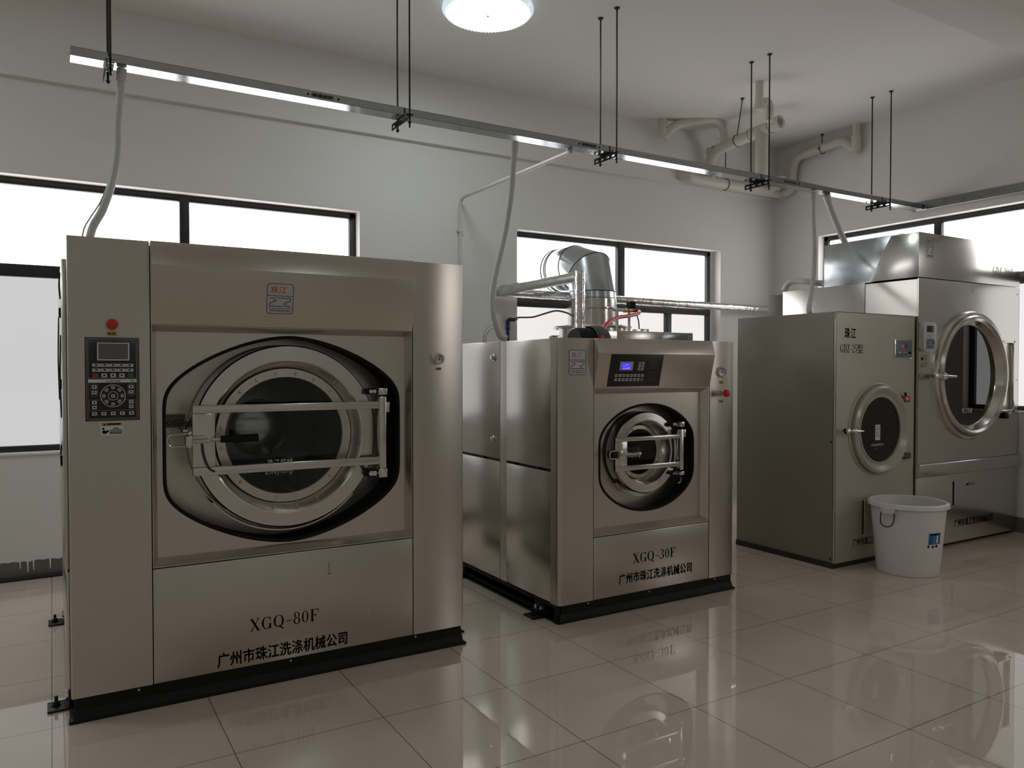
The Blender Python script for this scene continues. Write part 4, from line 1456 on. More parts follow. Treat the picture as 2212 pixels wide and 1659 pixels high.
# door
rg1 = MB()
rg1.lathe((TC[0], YT, TC[1]), [(TR + 0.004, 0.002), (TR + 0.004, -0.020), (TR - 0.006, -0.034), (TR - 0.026, -0.030), (TR - 0.034, -0.020)], seg=120)
rg1.build('door_surround', STEEL_S, big_dry, ang=40)
td = MB()
td.lathe((TC[0] - 0.002, YT, TC[1]), [(TR - 0.032, 0.0), (TR - 0.034, -0.045), (TR - 0.044, -0.058), (TR - 0.058, -0.058), (TR - 0.075, -0.040), (TR - 0.082, -0.040), (TR - 0.096, -0.010), (TR - 0.106, 0.012), (TR - 0.112, 0.010), (TR - 0.118, 0.018)], seg=120)
tdoor = td.build('door', STEEL_S, big_dry, ang=30)
rgl = TR - 0.117
MB().disc((TC[0] - 0.002, YT + 0.014, TC[1]), rgl).build('door_glass', GLASST, tdoor)
MB().lathe((TC[0], 0, TC[1]), [(0.43, YT + 0.03), (0.43, YT + 0.45), (0, YT + 0.45)], seg=64).build('drum', pm('drum_dark', (0.03, 0.03, 0.03)), big_dry)
gl = MB()
p0, p1 = atY(2078, 893, YT + 0.01), atY(2100, 889, YT + 0.01)
put(gl, font_polys('珠江机械', 0.012, 0.1, 1.1), (p0.x, YT + 0.011, p0.z), EX, EZ, p1.x - p0.x, 0.045)
gl.build('glass_lettering', WHITEP, tdoor)
la = MB()
lp_ = atY(2016, 813, YT - 0.05)
la.lathe((lp_.x, YT - 0.05, lp_.z), [(0.026, -0.016), (0.034, -0.004), (0.034, 0.006), (0.028, 0.020)], 'x', 20)
la.box(lp_.x + 0.01, lp_.x + 0.10, YT - 0.085, YT - 0.045, lp_.z - 0.020, lp_.z + 0.020, 0.006)
la.lathe((lp_.x + 0.115, YT - 0.07, lp_.z), [(0.014, -0.030), (0.034, -0.012), (0.034, 0.004), (0.016, 0.024)], 'x', 20)
la.cyl((lp_.x + 0.125, YT - 0.075, lp_.z), (lp_.x + 0.235, YT - 0.10, lp_.z - 0.004), 0.014, 12, r1=0.010)
la.build('door_latch', CHROME, tdoor)
a_, b_ = atY(2166, 735, YT - 0.02), atY(2190, 890, YT - 0.02)
hx = MB()
xh0, xh1 = TC[0] + TR * 0.78, b_.x - 0.01
for za, zb2 in ((a_.z - 0.022, a_.z), (b_.z, b_.z + 0.022)):
    hx.box(xh0, xh1, YT - 0.030, YT, za, zb2, 0.003)
hx.box(xh1 - 0.022, xh1, YT - 0.030, YT, b_.z, a_.z, 0.003)
for zz in (a_.z - 0.05, b_.z + 0.06):
    hx.box(xh1 - 0.004, xh1 + 0.016, YT - 0.02, YT, zz - 0.03, zz + 0.03, 0.003)
hx.build('hinge_frame', STEEL_S, big_dry)
k0 = atY(2171, 897, YT - 0.02)
sw = MB().box(k0.x - 0.040, k0.x + 0.02, YT - 0.045, YT, k0.z - 0.028, k0.z + 0.028, 0.006).build('door_switch', BLACK, big_dry)
MB().box(k0.x + 0.02, k0.x + 0.085, YT - 0.035, YT, k0.z - 0.016, k0.z + 0.020, 0.004).build('switch_plate', STEEL_S, sw)
# handset controller, labels, lettering
q0, q1 = atY(1985, 697, YT), atY(2013, 760, YT)
hx0, hx1, hz0, hz1 = q0.x + 0.004, q1.x - 0.002, q1.z + 0.002, q0.z + 0.004
hs_ = MB().prism(rrect(hx0, hx1, hz0, hz1, 0.030, 6), 'y', YT - 0.040, YT, bev=0.006).build('handset', pm('handset_white', (0.62, 0.61, 0.58), 0.4), big_dry)
hw, hh_ = hx1 - hx0, hz1 - hz0
HX = lambda u: hx0 + u * hw
HZ = lambda v: hz1 - v * hh_
MB().box(HX(0.20), HX(0.80), YT - 0.043, YT - 0.038, HZ(0.34), HZ(0.12), 0.003).build('screen', pm('screen_dark', (0.02, 0.022, 0.025), 0.25), hs_)
MB().box(HX(0.18), HX(0.82), YT - 0.0425, YT - 0.038, HZ(0.92), HZ(0.57), 0.004).build('lower_plate', pm('handset_blue', (0.17, 0.23, 0.30), 0.4), hs_)
kp_ = MB()
for u_, v_ in ((0.5, 0.39), (0.5, 0.51), (0.38, 0.45), (0.62, 0.45), (0.22, 0.44), (0.80, 0.44)):
    kp_.lathe((HX(u_), YT - 0.040, HZ(v_)), [(0.008, 0), (0.007, -0.003), (0, -0.0035)], seg=12)
kp_.build('arrow_keys', LINE, hs_)
for u_, m_ in ((0.30, REDB), (0.72, pm('button_navy', (0.03, 0.05, 0.10), 0.4))):
    MB().lathe((HX(u_), YT - 0.042, HZ(0.70)), [(0.013, 0), (0.012, -0.004), (0, -0.005)], seg=18).build('button', m_, hs_)
ln = MB()
for v_ in (0.60, 0.82):
    ln.box(HX(0.32), HX(0.70), YT - 0.0432, YT - 0.041, HZ(v_ + 0.035), HZ(v_))
ln.build('printed_lines', NAVYP, hs_)
q0, q1 = atY(1988, 766, YT), atY(2003, 796, YT)
wl = MB()
for i in range(2):
    za, zb2 = q0.z + (q1.z - q0.z) * (i + 1) / 2 + 0.004, q0.z + (q1.z - q0.z) * i / 2
    wl.box(q0.x, q1.x, YT - 0.001, YT, za, zb2)
    wl.box(q0.x, q1.x, YT - 0.0016, YT, zb2 - 0.015, zb2, mi=1)
    wl.lathe((q0.x + 0.024, YT - 0.0014, (za + zb2 - 0.015) / 2), [(0.015, 0), (0, 0) if i == 0 else (0.009, 0)], seg=14, mi=2)
    for k_ in range(3):
        wl.box(q0.x + 0.05, q1.x - 0.01, YT - 0.0014, YT, za + 0.008 + k_ * 0.012, za + 0.011 + k_ * 0.012, mi=2)
wl.build('warning_label', [pm('label_off_white', (0.45, 0.45, 0.42), 0.5), YELL, INK], big_dry)
lt = MB()
p0, p1 = atY(2145, 585, YT), atY(2189, 582, YT)
put(lt, serif_polys('GDZ-100T'), (p0.x, YT - 0.001, 2.285), EX, EZ, p1.x - p0.x, 0.066)
lt.build('lettering', pm('print_grey_black', (0.05, 0.05, 0.05), 0.5), big_dry)
lt = MB()
p0, p1 = atY(2061, 1140, YT + 0.002), atY(2144, 1121, YT + 0.002)
put(lt, font_polys('广州市珠江洗涤机械公司', 0.02, 0, 1.02), (p0.x, YT + 0.001, 0.150), EX, EZ, p1.x - p0.x, 0.066)
lt.build('lettering', pm('print_brown_black', (0.03, 0.025, 0.02), 0.5), big_dry)
p0 = atY(2001, 557, YT)
emblem('emblem', hood, Vector((p0.x, YT - 0.001, p0.z)), EX, EZ, 0.095, 0.165, pm('emblem_worn', (0.20, 0.215, 0.23), 0.5), red=pm('emblem_worn', (0.2, 0.2, 0.2)))
for x_, z_ in ((tx0 + 0.02, 2.14), (6.66, 2.12), (tx1 - 0.03, 2.13), (tx0 + 0.02, 1.37), (tx1 - 0.03, 1.37), (tx0 + 0.03, 0.48), (tx1 - 0.04, 0.48), (6.66, 0.10)):
    MB().lathe((x_, YT + (0.002 if z_ < 0.5 else 0), z_), [(0.008, 0), (0.007, -0.004), (0, -0.005)], seg=10).build('screw', CHROME, big_dry)

# ------------------------------------------------------------------ bucket
bk = thing('bucket', (5.335, 3.325, 0), 'tall round white plastic bucket with wire handle and blue sticker', 'bucket')
bc = (5.335, 3.325, 0)
BH = 0.512
r0, r1 = 0.208, 0.262
MB().lathe(bc, [(0, 0.012), (r0 - 0.02, 0.012), (r0 - 0.012, 0.0), (r0 - 0.004, 0.002), (r0, 0.012), (r1 - 0.014, BH - 0.035), (r1 - 0.014, BH - 0.006),
                (r1 - 0.019, BH - 0.006), (r1 - 0.020, BH - 0.04), (r0 - 0.008, 0.02), (0, 0.020)], 'z', 72).build('body', BUCKET, bk, ang=40)
MB().lathe(bc, [(r1 - 0.020, BH - 0.012), (r1 - 0.018, BH), (r1 - 0.008, BH + 0.003), (r1 + 0.004, BH - 0.004), (r1 + 0.008, BH - 0.030), (r1 + 0.004, BH - 0.030), (r1 - 0.004, BH - 0.012)],
           'z', 72, closed=True).build('rim', BUCKET, bk, ang=40)


def polar(a, r, z):
    return Vector((bc[0] + r * math.cos(a), bc[1] + r * math.sin(a), z))


for side, a_ in ((0, R(183)), (1, R(3))):
    lugm = MB()
    pr = []
    for z_, rr in ((BH - 0.028, r1 + 0.010), (BH - 0.070, r1 + 0.004), (BH - 0.070, r1 - 0.020), (BH - 0.028, r1 - 0.016)):
        pr.append((rr, z_))
    lugm.lathe(bc, pr, 'z', 10, a0=a_ - 0.20, a1=a_ + 0.20, closed=True)
    lug = lugm.build('handle_lug', BUCKET, bk)
    rr = r1 + 0.004
    w_ = bent_path([polar(a_ - 0.18, rr - 0.002, BH - 0.058), polar(a_ - 0.20, rr + 0.004, BH - 0.090), polar(a_ - 0.17, rr + 0.010, BH - 0.150), polar(a_ + 0.0, rr + 0.014, BH - 0.164),
                    polar(a_ + 0.15, rr + 0.010, BH - 0.145), polar(a_ + 0.19, rr + 0.004, BH - 0.085), polar(a_ + 0.16, rr - 0.002, BH - 0.058)], 0.03)
    MB().tube(w_, 0.0042, 8).build('wire_handle', CABLEM, lug)
sk = MB()


def wrapq(mb, t0, t1, z0, z1, mi, off, n=8):
    for i in range(n):
        a, b = t0 + (t1 - t0) * i / n, t0 + (t1 - t0) * (i + 1) / n

        def rr(z):
            return r0 + (r1 - 0.014 - r0) * (z - 0.012) / (BH - 0.047) + off
        mb.quad([polar(a, rr(z0), z0), polar(b, rr(z0), z0), polar(b, rr(z1), z1), polar(a, rr(z1), z1)], mi)


S0, S1 = R(245), R(278)
wrapq(sk, S0, S1, 0.222, 0.325, 0, 0.0012)
wrapq(sk, S0 + 0.02, S1 - 0.10, 0.240, 0.320, 1, 0.0016)
wrapq(sk, S0 + 0.16, S0 + 0.27, 0.244, 0.300, 3, 0.0022)
wrapq(sk, S0 + 0.30, S0 + 0.37, 0.248, 0.302, 0, 0.0022)
wrapq(sk, S0 + 0.06, S0 + 0.40, 0.306, 0.316, 2, 0.0022)
wrapq(sk, S0, S0 + 0.05, 0.216, 0.236, 2, 0.0022)
wrapq(sk, S0 + 0.14, S0 + 0.22, 0.216, 0.232, 2, 0.0020)
wrapq(sk, S0 + 0.28, S0 + 0.36, 0.216, 0.236, 2, 0.0022)
sk.build('sticker', [WHITEP, pm('sticker_blue', (0.02, 0.13, 0.32), 0.4), INK, pm('sticker_sky', (0.06, 0.22, 0.50), 0.4)], bk)

# ------------------------------------------------------------------ cable trays and their hangers
TY0, TY1, TZ0, TZ1 = 4.475, 4.590, 3.040, 3.083
tr = thing('cable_tray', (3.75, (TY0 + TY1) / 2, TZ0), 'long galvanised cable tray hung on rods above all four machines', 'cable tray')
cuts = [0.098, 1.37, 2.42, 3.44, 4.09, 4.83, 5.62, 6.32, 6.90, 7.387]
for a_, b_ in zip(cuts, cuts[1:]):
    m = MB()
    m.box(a_, b_ - 0.0015, TY0, TY1, TZ0, TZ0 + 0.0015)
    m.box(a_, b_ - 0.0015, TY0, TY0 + 0.0015, TZ0, TZ1)
    m.box(a_, b_ - 0.0015, TY1 - 0.0015, TY1, TZ0, TZ1)
    m.box(a_, b_ - 0.0015, TY0 - 0.001, TY0 + 0.010, TZ1 - 0.0015, TZ1)
    m.box(a_, b_ - 0.0015, TY1 - 0.010, TY1 + 0.001, TZ1 - 0.0015, TZ1)
    m.build('tray_section', TRAYM, tr)
MB().box(0.10, 7.387, TY0 - 0.002, TY1 + 0.002, TZ1, TZ1 + 0.0018).build('tray_lid', TRAYM, tr)
for xj in (1.37, 3.30, 5.45):
    j = MB()
    j.box(xj - 0.055, xj + 0.075, TY0 - 0.0022, TY0 - 0.0002, TZ0 + 0.012, TZ1 - 0.010, 0.0008)
    for dx in (-0.075, -0.035, -0.005, 0.025, 0.055, 0.105):
        j.lathe((xj + dx, TY0 - 0.001, (TZ0 + TZ1) / 2), [(0.006, 0), (0.006, -0.004), (0, -0.005)], seg=8, mi=1)
    j.build('joint_plate', [pm('joint_worn', (0.12, 0.11, 0.075), 0.6, 0.4, noise=0.6, nscale=40), BLACK], tr)

tr2 = thing('cable_tray', (7.42, 3.0, 3.05), 'flat galvanised cable tray fixed along the right wall above the window', 'cable tray')
m = MB()
m.box(7.400, 7.4015, 0.2, 4.60, 3.040, 3.118)
m.box(7.400, 7.449, 0.2, 4.60, 3.116, 3.118)
m.box(7.400, 7.449, 0.2, 4.60, 3.036, 3.0385)
m.build('tray_section', TRAYM, tr2)
MB().box(7.394, 7.400, 0.2, 4.56, 3.030, 3.040, 0.001).build('tray_edge', STEEL_S, tr2)
cb_ = MB()
cb_.box(7.388, 7.3995, 4.455, 4.475, TZ0, TZ1, 0.001)
for dz in (0.01, 0.032):
    cb_.lathe((7.388, 4.465, TZ0 + dz), [(0.006, 0), (0.006, -0.006), (0, -0.007)], 'x', 8, 1)
cb_.build('corner_bracket', [TRAYM, BLACK], tr2)

hlabels = ['first rod hanger from the left, holding the free end of the cable tray',
           'second rod hanger from the left, hanging just left of the bright lamp',
           'middle of the five tray hangers, right of the bright lamp',
           'fourth rod hanger from the left, in front of the white drain pipes',
           'last rod hanger on the right, nearest the right wall window']
hang = thing('tray_hanger', (0, 0, 0), hlabels[0], 'hanger', 'rod hangers holding up the cable tray')
YN1, YF1 = 4.435, 4.628
for yy in (YN1, YF1):
    r_ = MB().tube([(0, yy, ZC), (0, yy, TZ0 - 0.085 + (0.02 if yy > 4.5 else 0))], 0.0058, 8).build('threaded_rod', ROD, hang)
    MB().lathe((0, yy, ZC), [(0.022, 0), (0.020, -0.006), (0.008, -0.012), (0.006, -0.022)], 'z', 12).build('ceiling_anchor', ROD, r_)
    MB().lathe((0, yy, TZ0 - 0.048), [(0, 0), (0.011, 0), (0.011, -0.010), (0, -0.010)], 'z', 6).build('nut', ROD, r_)
ba = MB()
y0_, y1_ = YN1 - 0.016, YF1 + 0.050
ba.box(-0.020, 0.020, y0_, y1_, TZ0 - 0.0075, TZ0 - 0.0035)
nsl = 4
L_ = (y1_ - y0_)
ba.box(-0.020, -0.017, y0_, y1_, TZ0 - 0.021, TZ0 - 0.0035)
ba.box(-0.020, -0.017, y0_, y1_, TZ0 - 0.046, TZ0 - 0.034)
for i in range(nsl + 1):
    c_ = y0_ + L_ * i / nsl
    ba.box(-0.020, -0.017, max(y0_, c_ - 0.015), min(y1_, c_ + 0.015), TZ0 - 0.046, TZ0 - 0.0035)
ba.build('slotted_bracket', BLACK, hang)
for yy in (TY0 - 0.012, TY1 + 0.004):
    MB().box(-0.012, 0.020, yy, yy + 0.008, TZ0 - 0.010, TZ0 + 0.020, 0.001).build('tray_clip', STEEL_S, hang)
hxs = [atY(238, 150, YN1 + 0.02).x, 1.915, 3.245, 4.905, 6.59]
hxs[1] = atY(885, 262, YN1).x
hxs[2] = atY(1332, 335, YN1).x
hxs[3] = atY(1661, 395, YN1).x
hxs[4] = atY(1923, 440, YN1).x
for i, x in enumerate(hxs):
    o = hang if i == 0 else copy_tree(hang)
    o.location.x = x
    o['label'] = hlabels[i]


def rope(name, pts, r, mat, label, cat, collar=None, group=None, seg=12):
    P_ = smooth_path(pts)
    t = thing(name, tuple(P_[-1]), label, cat, group)
    MB().tube(P_, r, seg).build('tube', mat, t)
    if collar:
        d = (P_[1] - P_[0]).normalized()
        MB().tube([P_[0] + Vector((0, 0, 0.004)), P_[0] + d * collar], r * 1.22, seg).build('connector', mat, t)
    return t


G = 'pale conduits dropping from the cable tray'
TM = (TY0 + TY1) / 2
z8 = 2.026
rope('flexible_conduit', [atY(263, 151, TM), atY(260, 200, TM), atY(255, 270, TM + 0.01), atY(253, 330, TM), atY(243, 390, TM - 0.02), atY(223, 450, TM - 0.06), atY(199, 495, TM - 0.08), Vector((atY(186, 514, TM - 0.09).x, TM - 0.09, 2.035))],
     0.0195, CONDUIT, 'leftmost pale conduit, bending down onto the largest washer', 'conduit', 0.065, G)
rope('flexible_conduit', [atY(1113, 307, TM), atY(1109, 360, TM), atY(1103, 430, TM), atY(1092, 500, TM), atY(1078, 560, TM - 0.02), atY(1067, 610, TM - 0.05), atY(1063, 650, TM - 0.08), atY(1068, 690, TM - 0.12), atY(1080, 725, TM - 0.14), Vector((2.575, TM - 0.15, 1.668))],
     0.0195, CONDUIT, 'pale conduit dropping down to the rear corner of the smaller washer', 'conduit', 0.065, G)
rope('flexible_conduit', [atY(1757, 417, TM), atY(1757, 470, TM - 0.02), atY(1759, 530, TM - 0.12), atY(1757, 590, TM - 0.28), atY(1751, 640, TM - 0.45), Vector((4.975, atX(1747, 676, 4.975).y, 1.925)), Vector((4.978, atX(1747, 676, 4.975).y - 0.01, 1.884))],
     0.0195, CONDUIT, 'straighter pale conduit dropping onto the beige dryer', 'conduit', 0.065, G)
TZP = 2.205
rope('flexible_conduit', [atY(1785, 422, TM), atY(1796, 455, TM), atY(1812, 495, TM - 0.01), atY(1829, 535, TM), atY(1832, 575, TM + 0.01), atY(1822, 600, TM + 0.03), atZ(1802, 611, TZP + 0.030), atZ(1775, 612, TZP + 0.05),
                          atX(1748, 609, 5.97), atX(1722, 607, 5.96), atX(1704, 612, 5.95), Vector((5.95, atX(1694, 626, 5.95).y, 2.206))],
     0.0275, CONDUIT, 'thicker curling pale conduit lying across top of the tall steel dryer', 'conduit', 0.065, G)
rope('cord', [atY(232, 402, TM - 0.03), atY(215, 440, TM - 0.06), atY(195, 470, TM - 0.08), atY(180, 500, TM - 0.12), Vector((atY(174, 514, TM - 0.13).x, TM - 0.13, 2.02))], 0.004, pm('white_cord', (0.7, 0.7, 0.68), 0.5),
     'thin white cord beside the leftmost conduit above the largest washer', 'cord')
wc = thing('conduit_pipe', (3.21, 6.32, 1.0), 'thin white conduit pipe bending from cable tray and down the back wall', 'conduit')
MB().tube(bent_path([(3.215, TY1 - 0.03, TZ0 - 0.016), (3.225, 6.325, TZ0 - 0.016), (3.225, 6.325, 0.9)], 0.09, 8), 0.0145, 10).build('tube', PVC, wc)
wcs = MB()
for zz in (2.72, 1.9, 1.1):
    wcs.box(3.198, 3.252, 6.31, 6.352, zz, zz + 0.02, 0.002)
wcs.build('pipe_clip', PVC, wc)

# ------------------------------------------------------------------ ceiling lamp
LC = (2.69, 4.84, ZC)
lp = thing('ceiling_lamp', LC, 'bright round ceiling lamp with crystal rim', 'lamp')
MB().lathe(LC, [(0, 0), (0.27, 0), (0.29, -0.02), (0.28, -0.055)], 'z', 64).build('lamp_base', SILL, lp)
MB().lathe(LC, [(0.275, -0.055), (0.268, -0.072), (0.22, -0.084), (0.12, -0.092), (0, -0.094)], 'z', 64).build('lamp_diffuser', LAMPM, lp)
rim = MB()
rim.lathe(LC, [(0.272, -0.045), (0.285, -0.074), (0.305, -0.078), (0.320, -0.062), (0.322, -0.036), (0.300, -0.018)], 'z', 96)
for i in range(72):
    a = 2 * PI * i / 72
    for rr, zz, s_ in ((0.300, -0.077, 0.012), (0.319, -0.056, 0.011)):
        aa = a + (PI / 72 if zz > -0.06 else 0)
        c_, sn_ = math.cos(aa), math.sin(aa)
        rim.obox((LC[0] + rr * c_, LC[1] + rr * sn_, LC[2] + zz), (c_ + sn_, sn_ - c_, 0), (c_ - sn_, sn_ + c_, 0), (0, 0, 1), s_, s_, 0.014, 0.002)
rim.build('crystal_rim', CRYST, lp, ang=20)
MB().lathe((LC[0], LC[1], LC[2] - 0.092), [(0.010, 0), (0.010, -0.006), (0.005, -0.014), (0, -0.015)], 'z', 12).build('finial', CHROME, lp)
# extra lamps added out of view to fill the room and machine fronts
for x_, y_, t_ in ((-1.9, 4.84, 'added unseen fill lamp in the back left corner'), (2.69, -1.3, 'added unseen fill lamp nearer the entrance wall'), (-1.9, -1.3, 'added unseen fill lamp by the entrance and left wall')):
    c = copy_tree(lp)
    c.location = (x_, y_, ZC)
    c['label'] = t_

# ------------------------------------------------------------------ drain pipes under the ceiling
dp = thing('drain_pipe', (6.0, 6.2, 3.4), 'thick white drain pipes branching below the ceiling in the far corner', 'pipe')
rM = 0.058
mz = atY(1640, 411, 6.21).z
MY = 6.21
ml = atY(1487, 378, MY)
main = MB().tube(bent_path([(ml.x - 0.02, YW - 0.02, mz + 0.05), (ml.x - 0.02, MY, mz + 0.02), (ml.x + 0.12, MY, mz), (XR - 0.0, MY, mz)], 0.10, 8), rM, 24).build('main_pipe', PVC, dp)
X2 = atY(1534, 380, MY).x
e2 = atX(1683, 264, X2)
k2 = atY(1530, 336, MY)
P2 = bent_path([(X2, MY, mz), (X2, MY, k2.z + 0.03), tuple(e2)], 0.17, 8)
MB().tube(P2, rM, 24).build('branch_pipe', PVC, dp)
dn = (Vector(e2) - Vector((X2, MY, k2.z + 0.03))).normalized()
for da, db_, kk in ((0.10, -0.015, 1.18), (0.36, 0.28, 1.05), (0.93, 0.86, 1.05)):
    so = MB().tube([e2 - dn * da, e2 - dn * db_], rM * kk, 24, cap=False).build('socket', PVC, dp)
    L = [e2 - dn * da + (Vector((1, 0, 0)) * math.cos(2 * PI * j / 32) + Vector((1, 0, 0)).cross(dn) * math.sin(2 * PI * j / 32)) * (rM * kk + 0.0005) for j in range(33)]
    MB().tube(L, 0.0028, 5, cap=False).build('joint_line', pm('joint_grime', (0.13, 0.12, 0.10), 0.7), so)
Ms = Matrix((Vector((1, 0, 0)), dn, Vector((1, 0, 0)).cross(dn))).transposed().to_4x4()
Ms.translation = e2 + dn * 0.012
t_ = MB().lathe((0, 0, 0), [(rM * 1.17, 0.0), (rM * 0.95, 0.004), (rM * 0.86, 0.004), (rM * 0.78, -0.012), (rM * 0.74, -0.012), (0, -0.012)], 'y', 32)
bmesh.ops.transform(t_.bm, matrix=Ms, verts=list(t_.bm.verts))
t_.build('end_plug', PVC, dp)
# riser with trap over the branch
rr_ = 0.036
c1 = atZ(1641, 177, ZC)
ya = c1.y
pA = atY(1640, 236, ya)
s_ = MB()
s_.tube([c1, pA], rr_, 18)
s_.tube([pA + Vector((0, 0, 0.05)), pA + Vector((0, 0, -0.005))], rr_ * 1.15, 18)
s_.tube(smooth_path([atY(1642, 236, ya), atY(1648, 224, ya), atY(1655, 219, ya), atY(1662, 226, ya), atY(1663, 244, ya), atY(1660, 262, ya)], 5), rr_ * 0.95, 18)
s_.build('trap_riser', PVC, dp)
# vertical stack below the branch
d1 = P2[-1] - dn * 0.22
MB().tube([d1, (d1.x, d1.y, atY(1645, 392, d1.y).z), ], rM * 1.08, 20).build('drop_pipe', pm('wrapped_pvc', (0.60, 0.58, 0.51), 0.55, noise=0.12, nscale=12, bump=0.1), dp)
rimp = atY(1683, 386, 6.05)
MB().lathe((rimp.x, 6.05, rimp.z - 0.1), [(0.055, 0), (0.06, 0.08), (0.07, 0.10), (0.07, 0.115), (0.058, 0.115), (0.052, 0.09)], 'z', 24).build('open_socket', PVC, dp)
MB().tube([(rimp.x, 6.05, rimp.z - 0.08), (rimp.x, 6.12, mz + 0.05), (rimp.x, MY, mz)], 0.05, 16).build('branch_pipe', PVC, dp)
# left trap and offset
c2_ = atZ(1431, 258, ZC)
b2_ = atY(1431, 300, c2_.y)
s_ = MB()
s_.tube([c2_, b2_], 0.045, 18)
s_.tube([b2_ + Vector((0, 0, 0.10)), b2_ + Vector((0, 0, -0.01))], 0.052, 18)
q1_ = atY(1462, 266, 6.10)
q2_ = atY(1548, 252, 5.85)
q3_ = atX(1567, 300, X2)
s_.tube(bent_path([b2_ + Vector((0, 0, 0.01)), q1_, q2_, q3_ + Vector((0, 0, 0.08)), q3_ - Vector((0, 0, 0.12))], 0.10, 7), 0.048, 18)
s_.build('trap_riser', PVC, dp)
# right branch along the right wall
XB = 7.375
c3_ = atZ(1853, 264, ZC)
c3_.x = min(c3_.x, XB)
r0_ = atX(1850, 262, XB)
r1_ = atX(1846, 328, XB)
s_ = MB()
s_.tube([(XB, r0_.y, ZC), (XB, r0_.y, r1_.z - 0.03)], 0.040, 18)
s_.tube([(XB, r0_.y, r1_.z + 0.16), (XB, r0_.y, r1_.z - 0.01)], 0.050, 18)
v1 = atX(1838, 318, XB)
v2 = atX(1812, 310, XB)
v3 = atX(1728, 338, XB)
v4 = Vector((XB, v3.y + 0.10, mz))
s_.tube(bent_path([(XB, r0_.y, r1_.z + 0.02), v1, v2 + Vector((0, -0.05, 0.02)), v3 + Vector((0, 0.05, 0.0)), (XB, v3.y + 0.10, v3.z - 0.15), v4, (XB, MY, mz)], 0.11, 7), 0.048, 18)
s_.build('side_branch', PVC, dp)

PG = 'thin rods holding the white drain pipes'


def pipe_hanger(top, c, axis, label, r=rM):
    t = thing('pipe_hanger', tuple(top), label, 'hanger', PG)
    MB().tube([top, Vector(c) + Vector((0, 0, r * 1.04))], 0.0055, 8).build('threaded_rod', ROD, t)
    MB().lathe(top, [(0.020, 0), (0.018, -0.006), (0.007, -0.016)], 'z', 10).build('ceiling_anchor', ROD, t)
    ax = Vector(axis).normalized()
    n = ax.cross(Vector((0, 0, 1))).normalized()
    up = n.cross(ax)
    pts = [Vector(c) + (n * math.cos(2 * PI * k / 28) + up * math.sin(2 * PI * k / 28)) * (r * 1.06) for k in range(29)]
    cm = MB()
    cm.tube(pts, 0.006, 6)
    cm.obox(Vector(c) - n * r * 1.1, ax, n, up, 0.02, 0.03, 0.016)
    cm.build('pipe_clamp', pm('clamp_steel', (0.20, 0.19, 0.17), 0.4, 0.7), t)


cA = e2 - dn * ((atX(1592, 299, X2) - e2).length)
tA_ = atZ(1604, 212, ZC)
pipe_hanger(tA_, cA, dn, 'rod slanting slightly down to the upper branch of the drain pipes')
cB = atY(1567, 397, MY)
pipe_hanger(Vector((cB.x, MY, ZC)), Vector((cB.x, MY, mz)), (1, 0, 0), 'left rod of two holding the lower horizontal drain pipe')
cC = atY(1700, 420, MY)
pipe_hanger(Vector((cC.x, MY, ZC)), Vector((cC.x, MY, mz)), (1, 0, 0), 'right rod of two holding the lower horizontal drain pipe')
cD = v2.lerp(v3, 0.42)
cD.x = XB
pipe_hanger(Vector((XB, cD.y, ZC)), cD, v3 - v2, 'short rod holding the drain pipe branch by the right wall', 0.048)

# ------------------------------------------------------------------ vessel, exhaust duct and foil pipe behind the smaller washer
VX, VY = 4.395, 5.88
vs_ = thing('steam_vessel', (VX, VY, 0), 'round stainless vessel with flanged lid standing behind the smaller washer', 'vessel')
zf = atY(1283, 703, VY - 0.2).z
vb = MB()
vb.lathe((VX, VY, 0), [(0, 0.03), (0.30, 0.03), (0.315, 0.06), (0.315, zf - 0.02), (0.30, zf - 0.02)], 'z', 64)
vb.build('vessel_body', STEEL_S, vs_)
vf = MB()
vf.lathe((VX, VY, zf), [(0.29, -0.018), (0.365, -0.018), (0.368, -0.010), (0.365, 0.0), (0.235, 0.0)], 'z', 64)
vfo = vf.build('lid_flange', STEEL, vs_)
for i in range(12):
    a = 2 * PI * i / 12 + 0.2
    MB().lathe((VX + 0.345 * math.cos(a), VY + 0.345 * math.sin(a), zf), [(0.010, -0.024), (0.010, -0.018), (0.011, 0.0), (0.011, 0.006), (0, 0.007)], 'z', 6).build('bolt', CHROME, vfo)
zk = atY(1283, 665, VY - 0.15).z
nk = MB()
nk.lathe((VX, VY, 0), [(0.232, zf - 0.002), (0.232, zk - 0.01), (0.252, zk - 0.004), (0.252, zk + 0.006), (0.226, zk + 0.010), (0.226, zk + 0.085)], 'z', 64)
nk.build('neck', STEEL_S, vs_)
for i in range(3):
    a = 2 * PI * i / 3 + 0.6
    MB().cyl((VX + 0.25 * math.cos(a), VY + 0.25 * math.sin(a), 0), (VX + 0.25 * math.cos(a), VY + 0.25 * math.sin(a), 0.05), 0.03).build('leg', BLACK, vs_)
du = thing('exhaust_duct', (VX, VY, zk + 0.06), 'shiny galvanised exhaust elbow rising over the smaller washer into the window', 'duct')
rd = 0.216
ze = zk + 0.062
ELZ = atY(1283, 626, VY - 0.2).z
zend = 2.447
cr_ = zend - ELZ          # elbow centreline radius
col = MB()
col.lathe((VX, VY, 0), [(rd + 0.004, ze), (rd + 0.010, ze + 0.006), (rd + 0.004, ze + 0.012), (rd + 0.003, ze + 0.030), (rd + 0.008, ze + 0.034), (rd + 0.003, ze + 0.038), (rd, ELZ + 0.004)], 'z', 64)
col.build('collar', GALV, du)


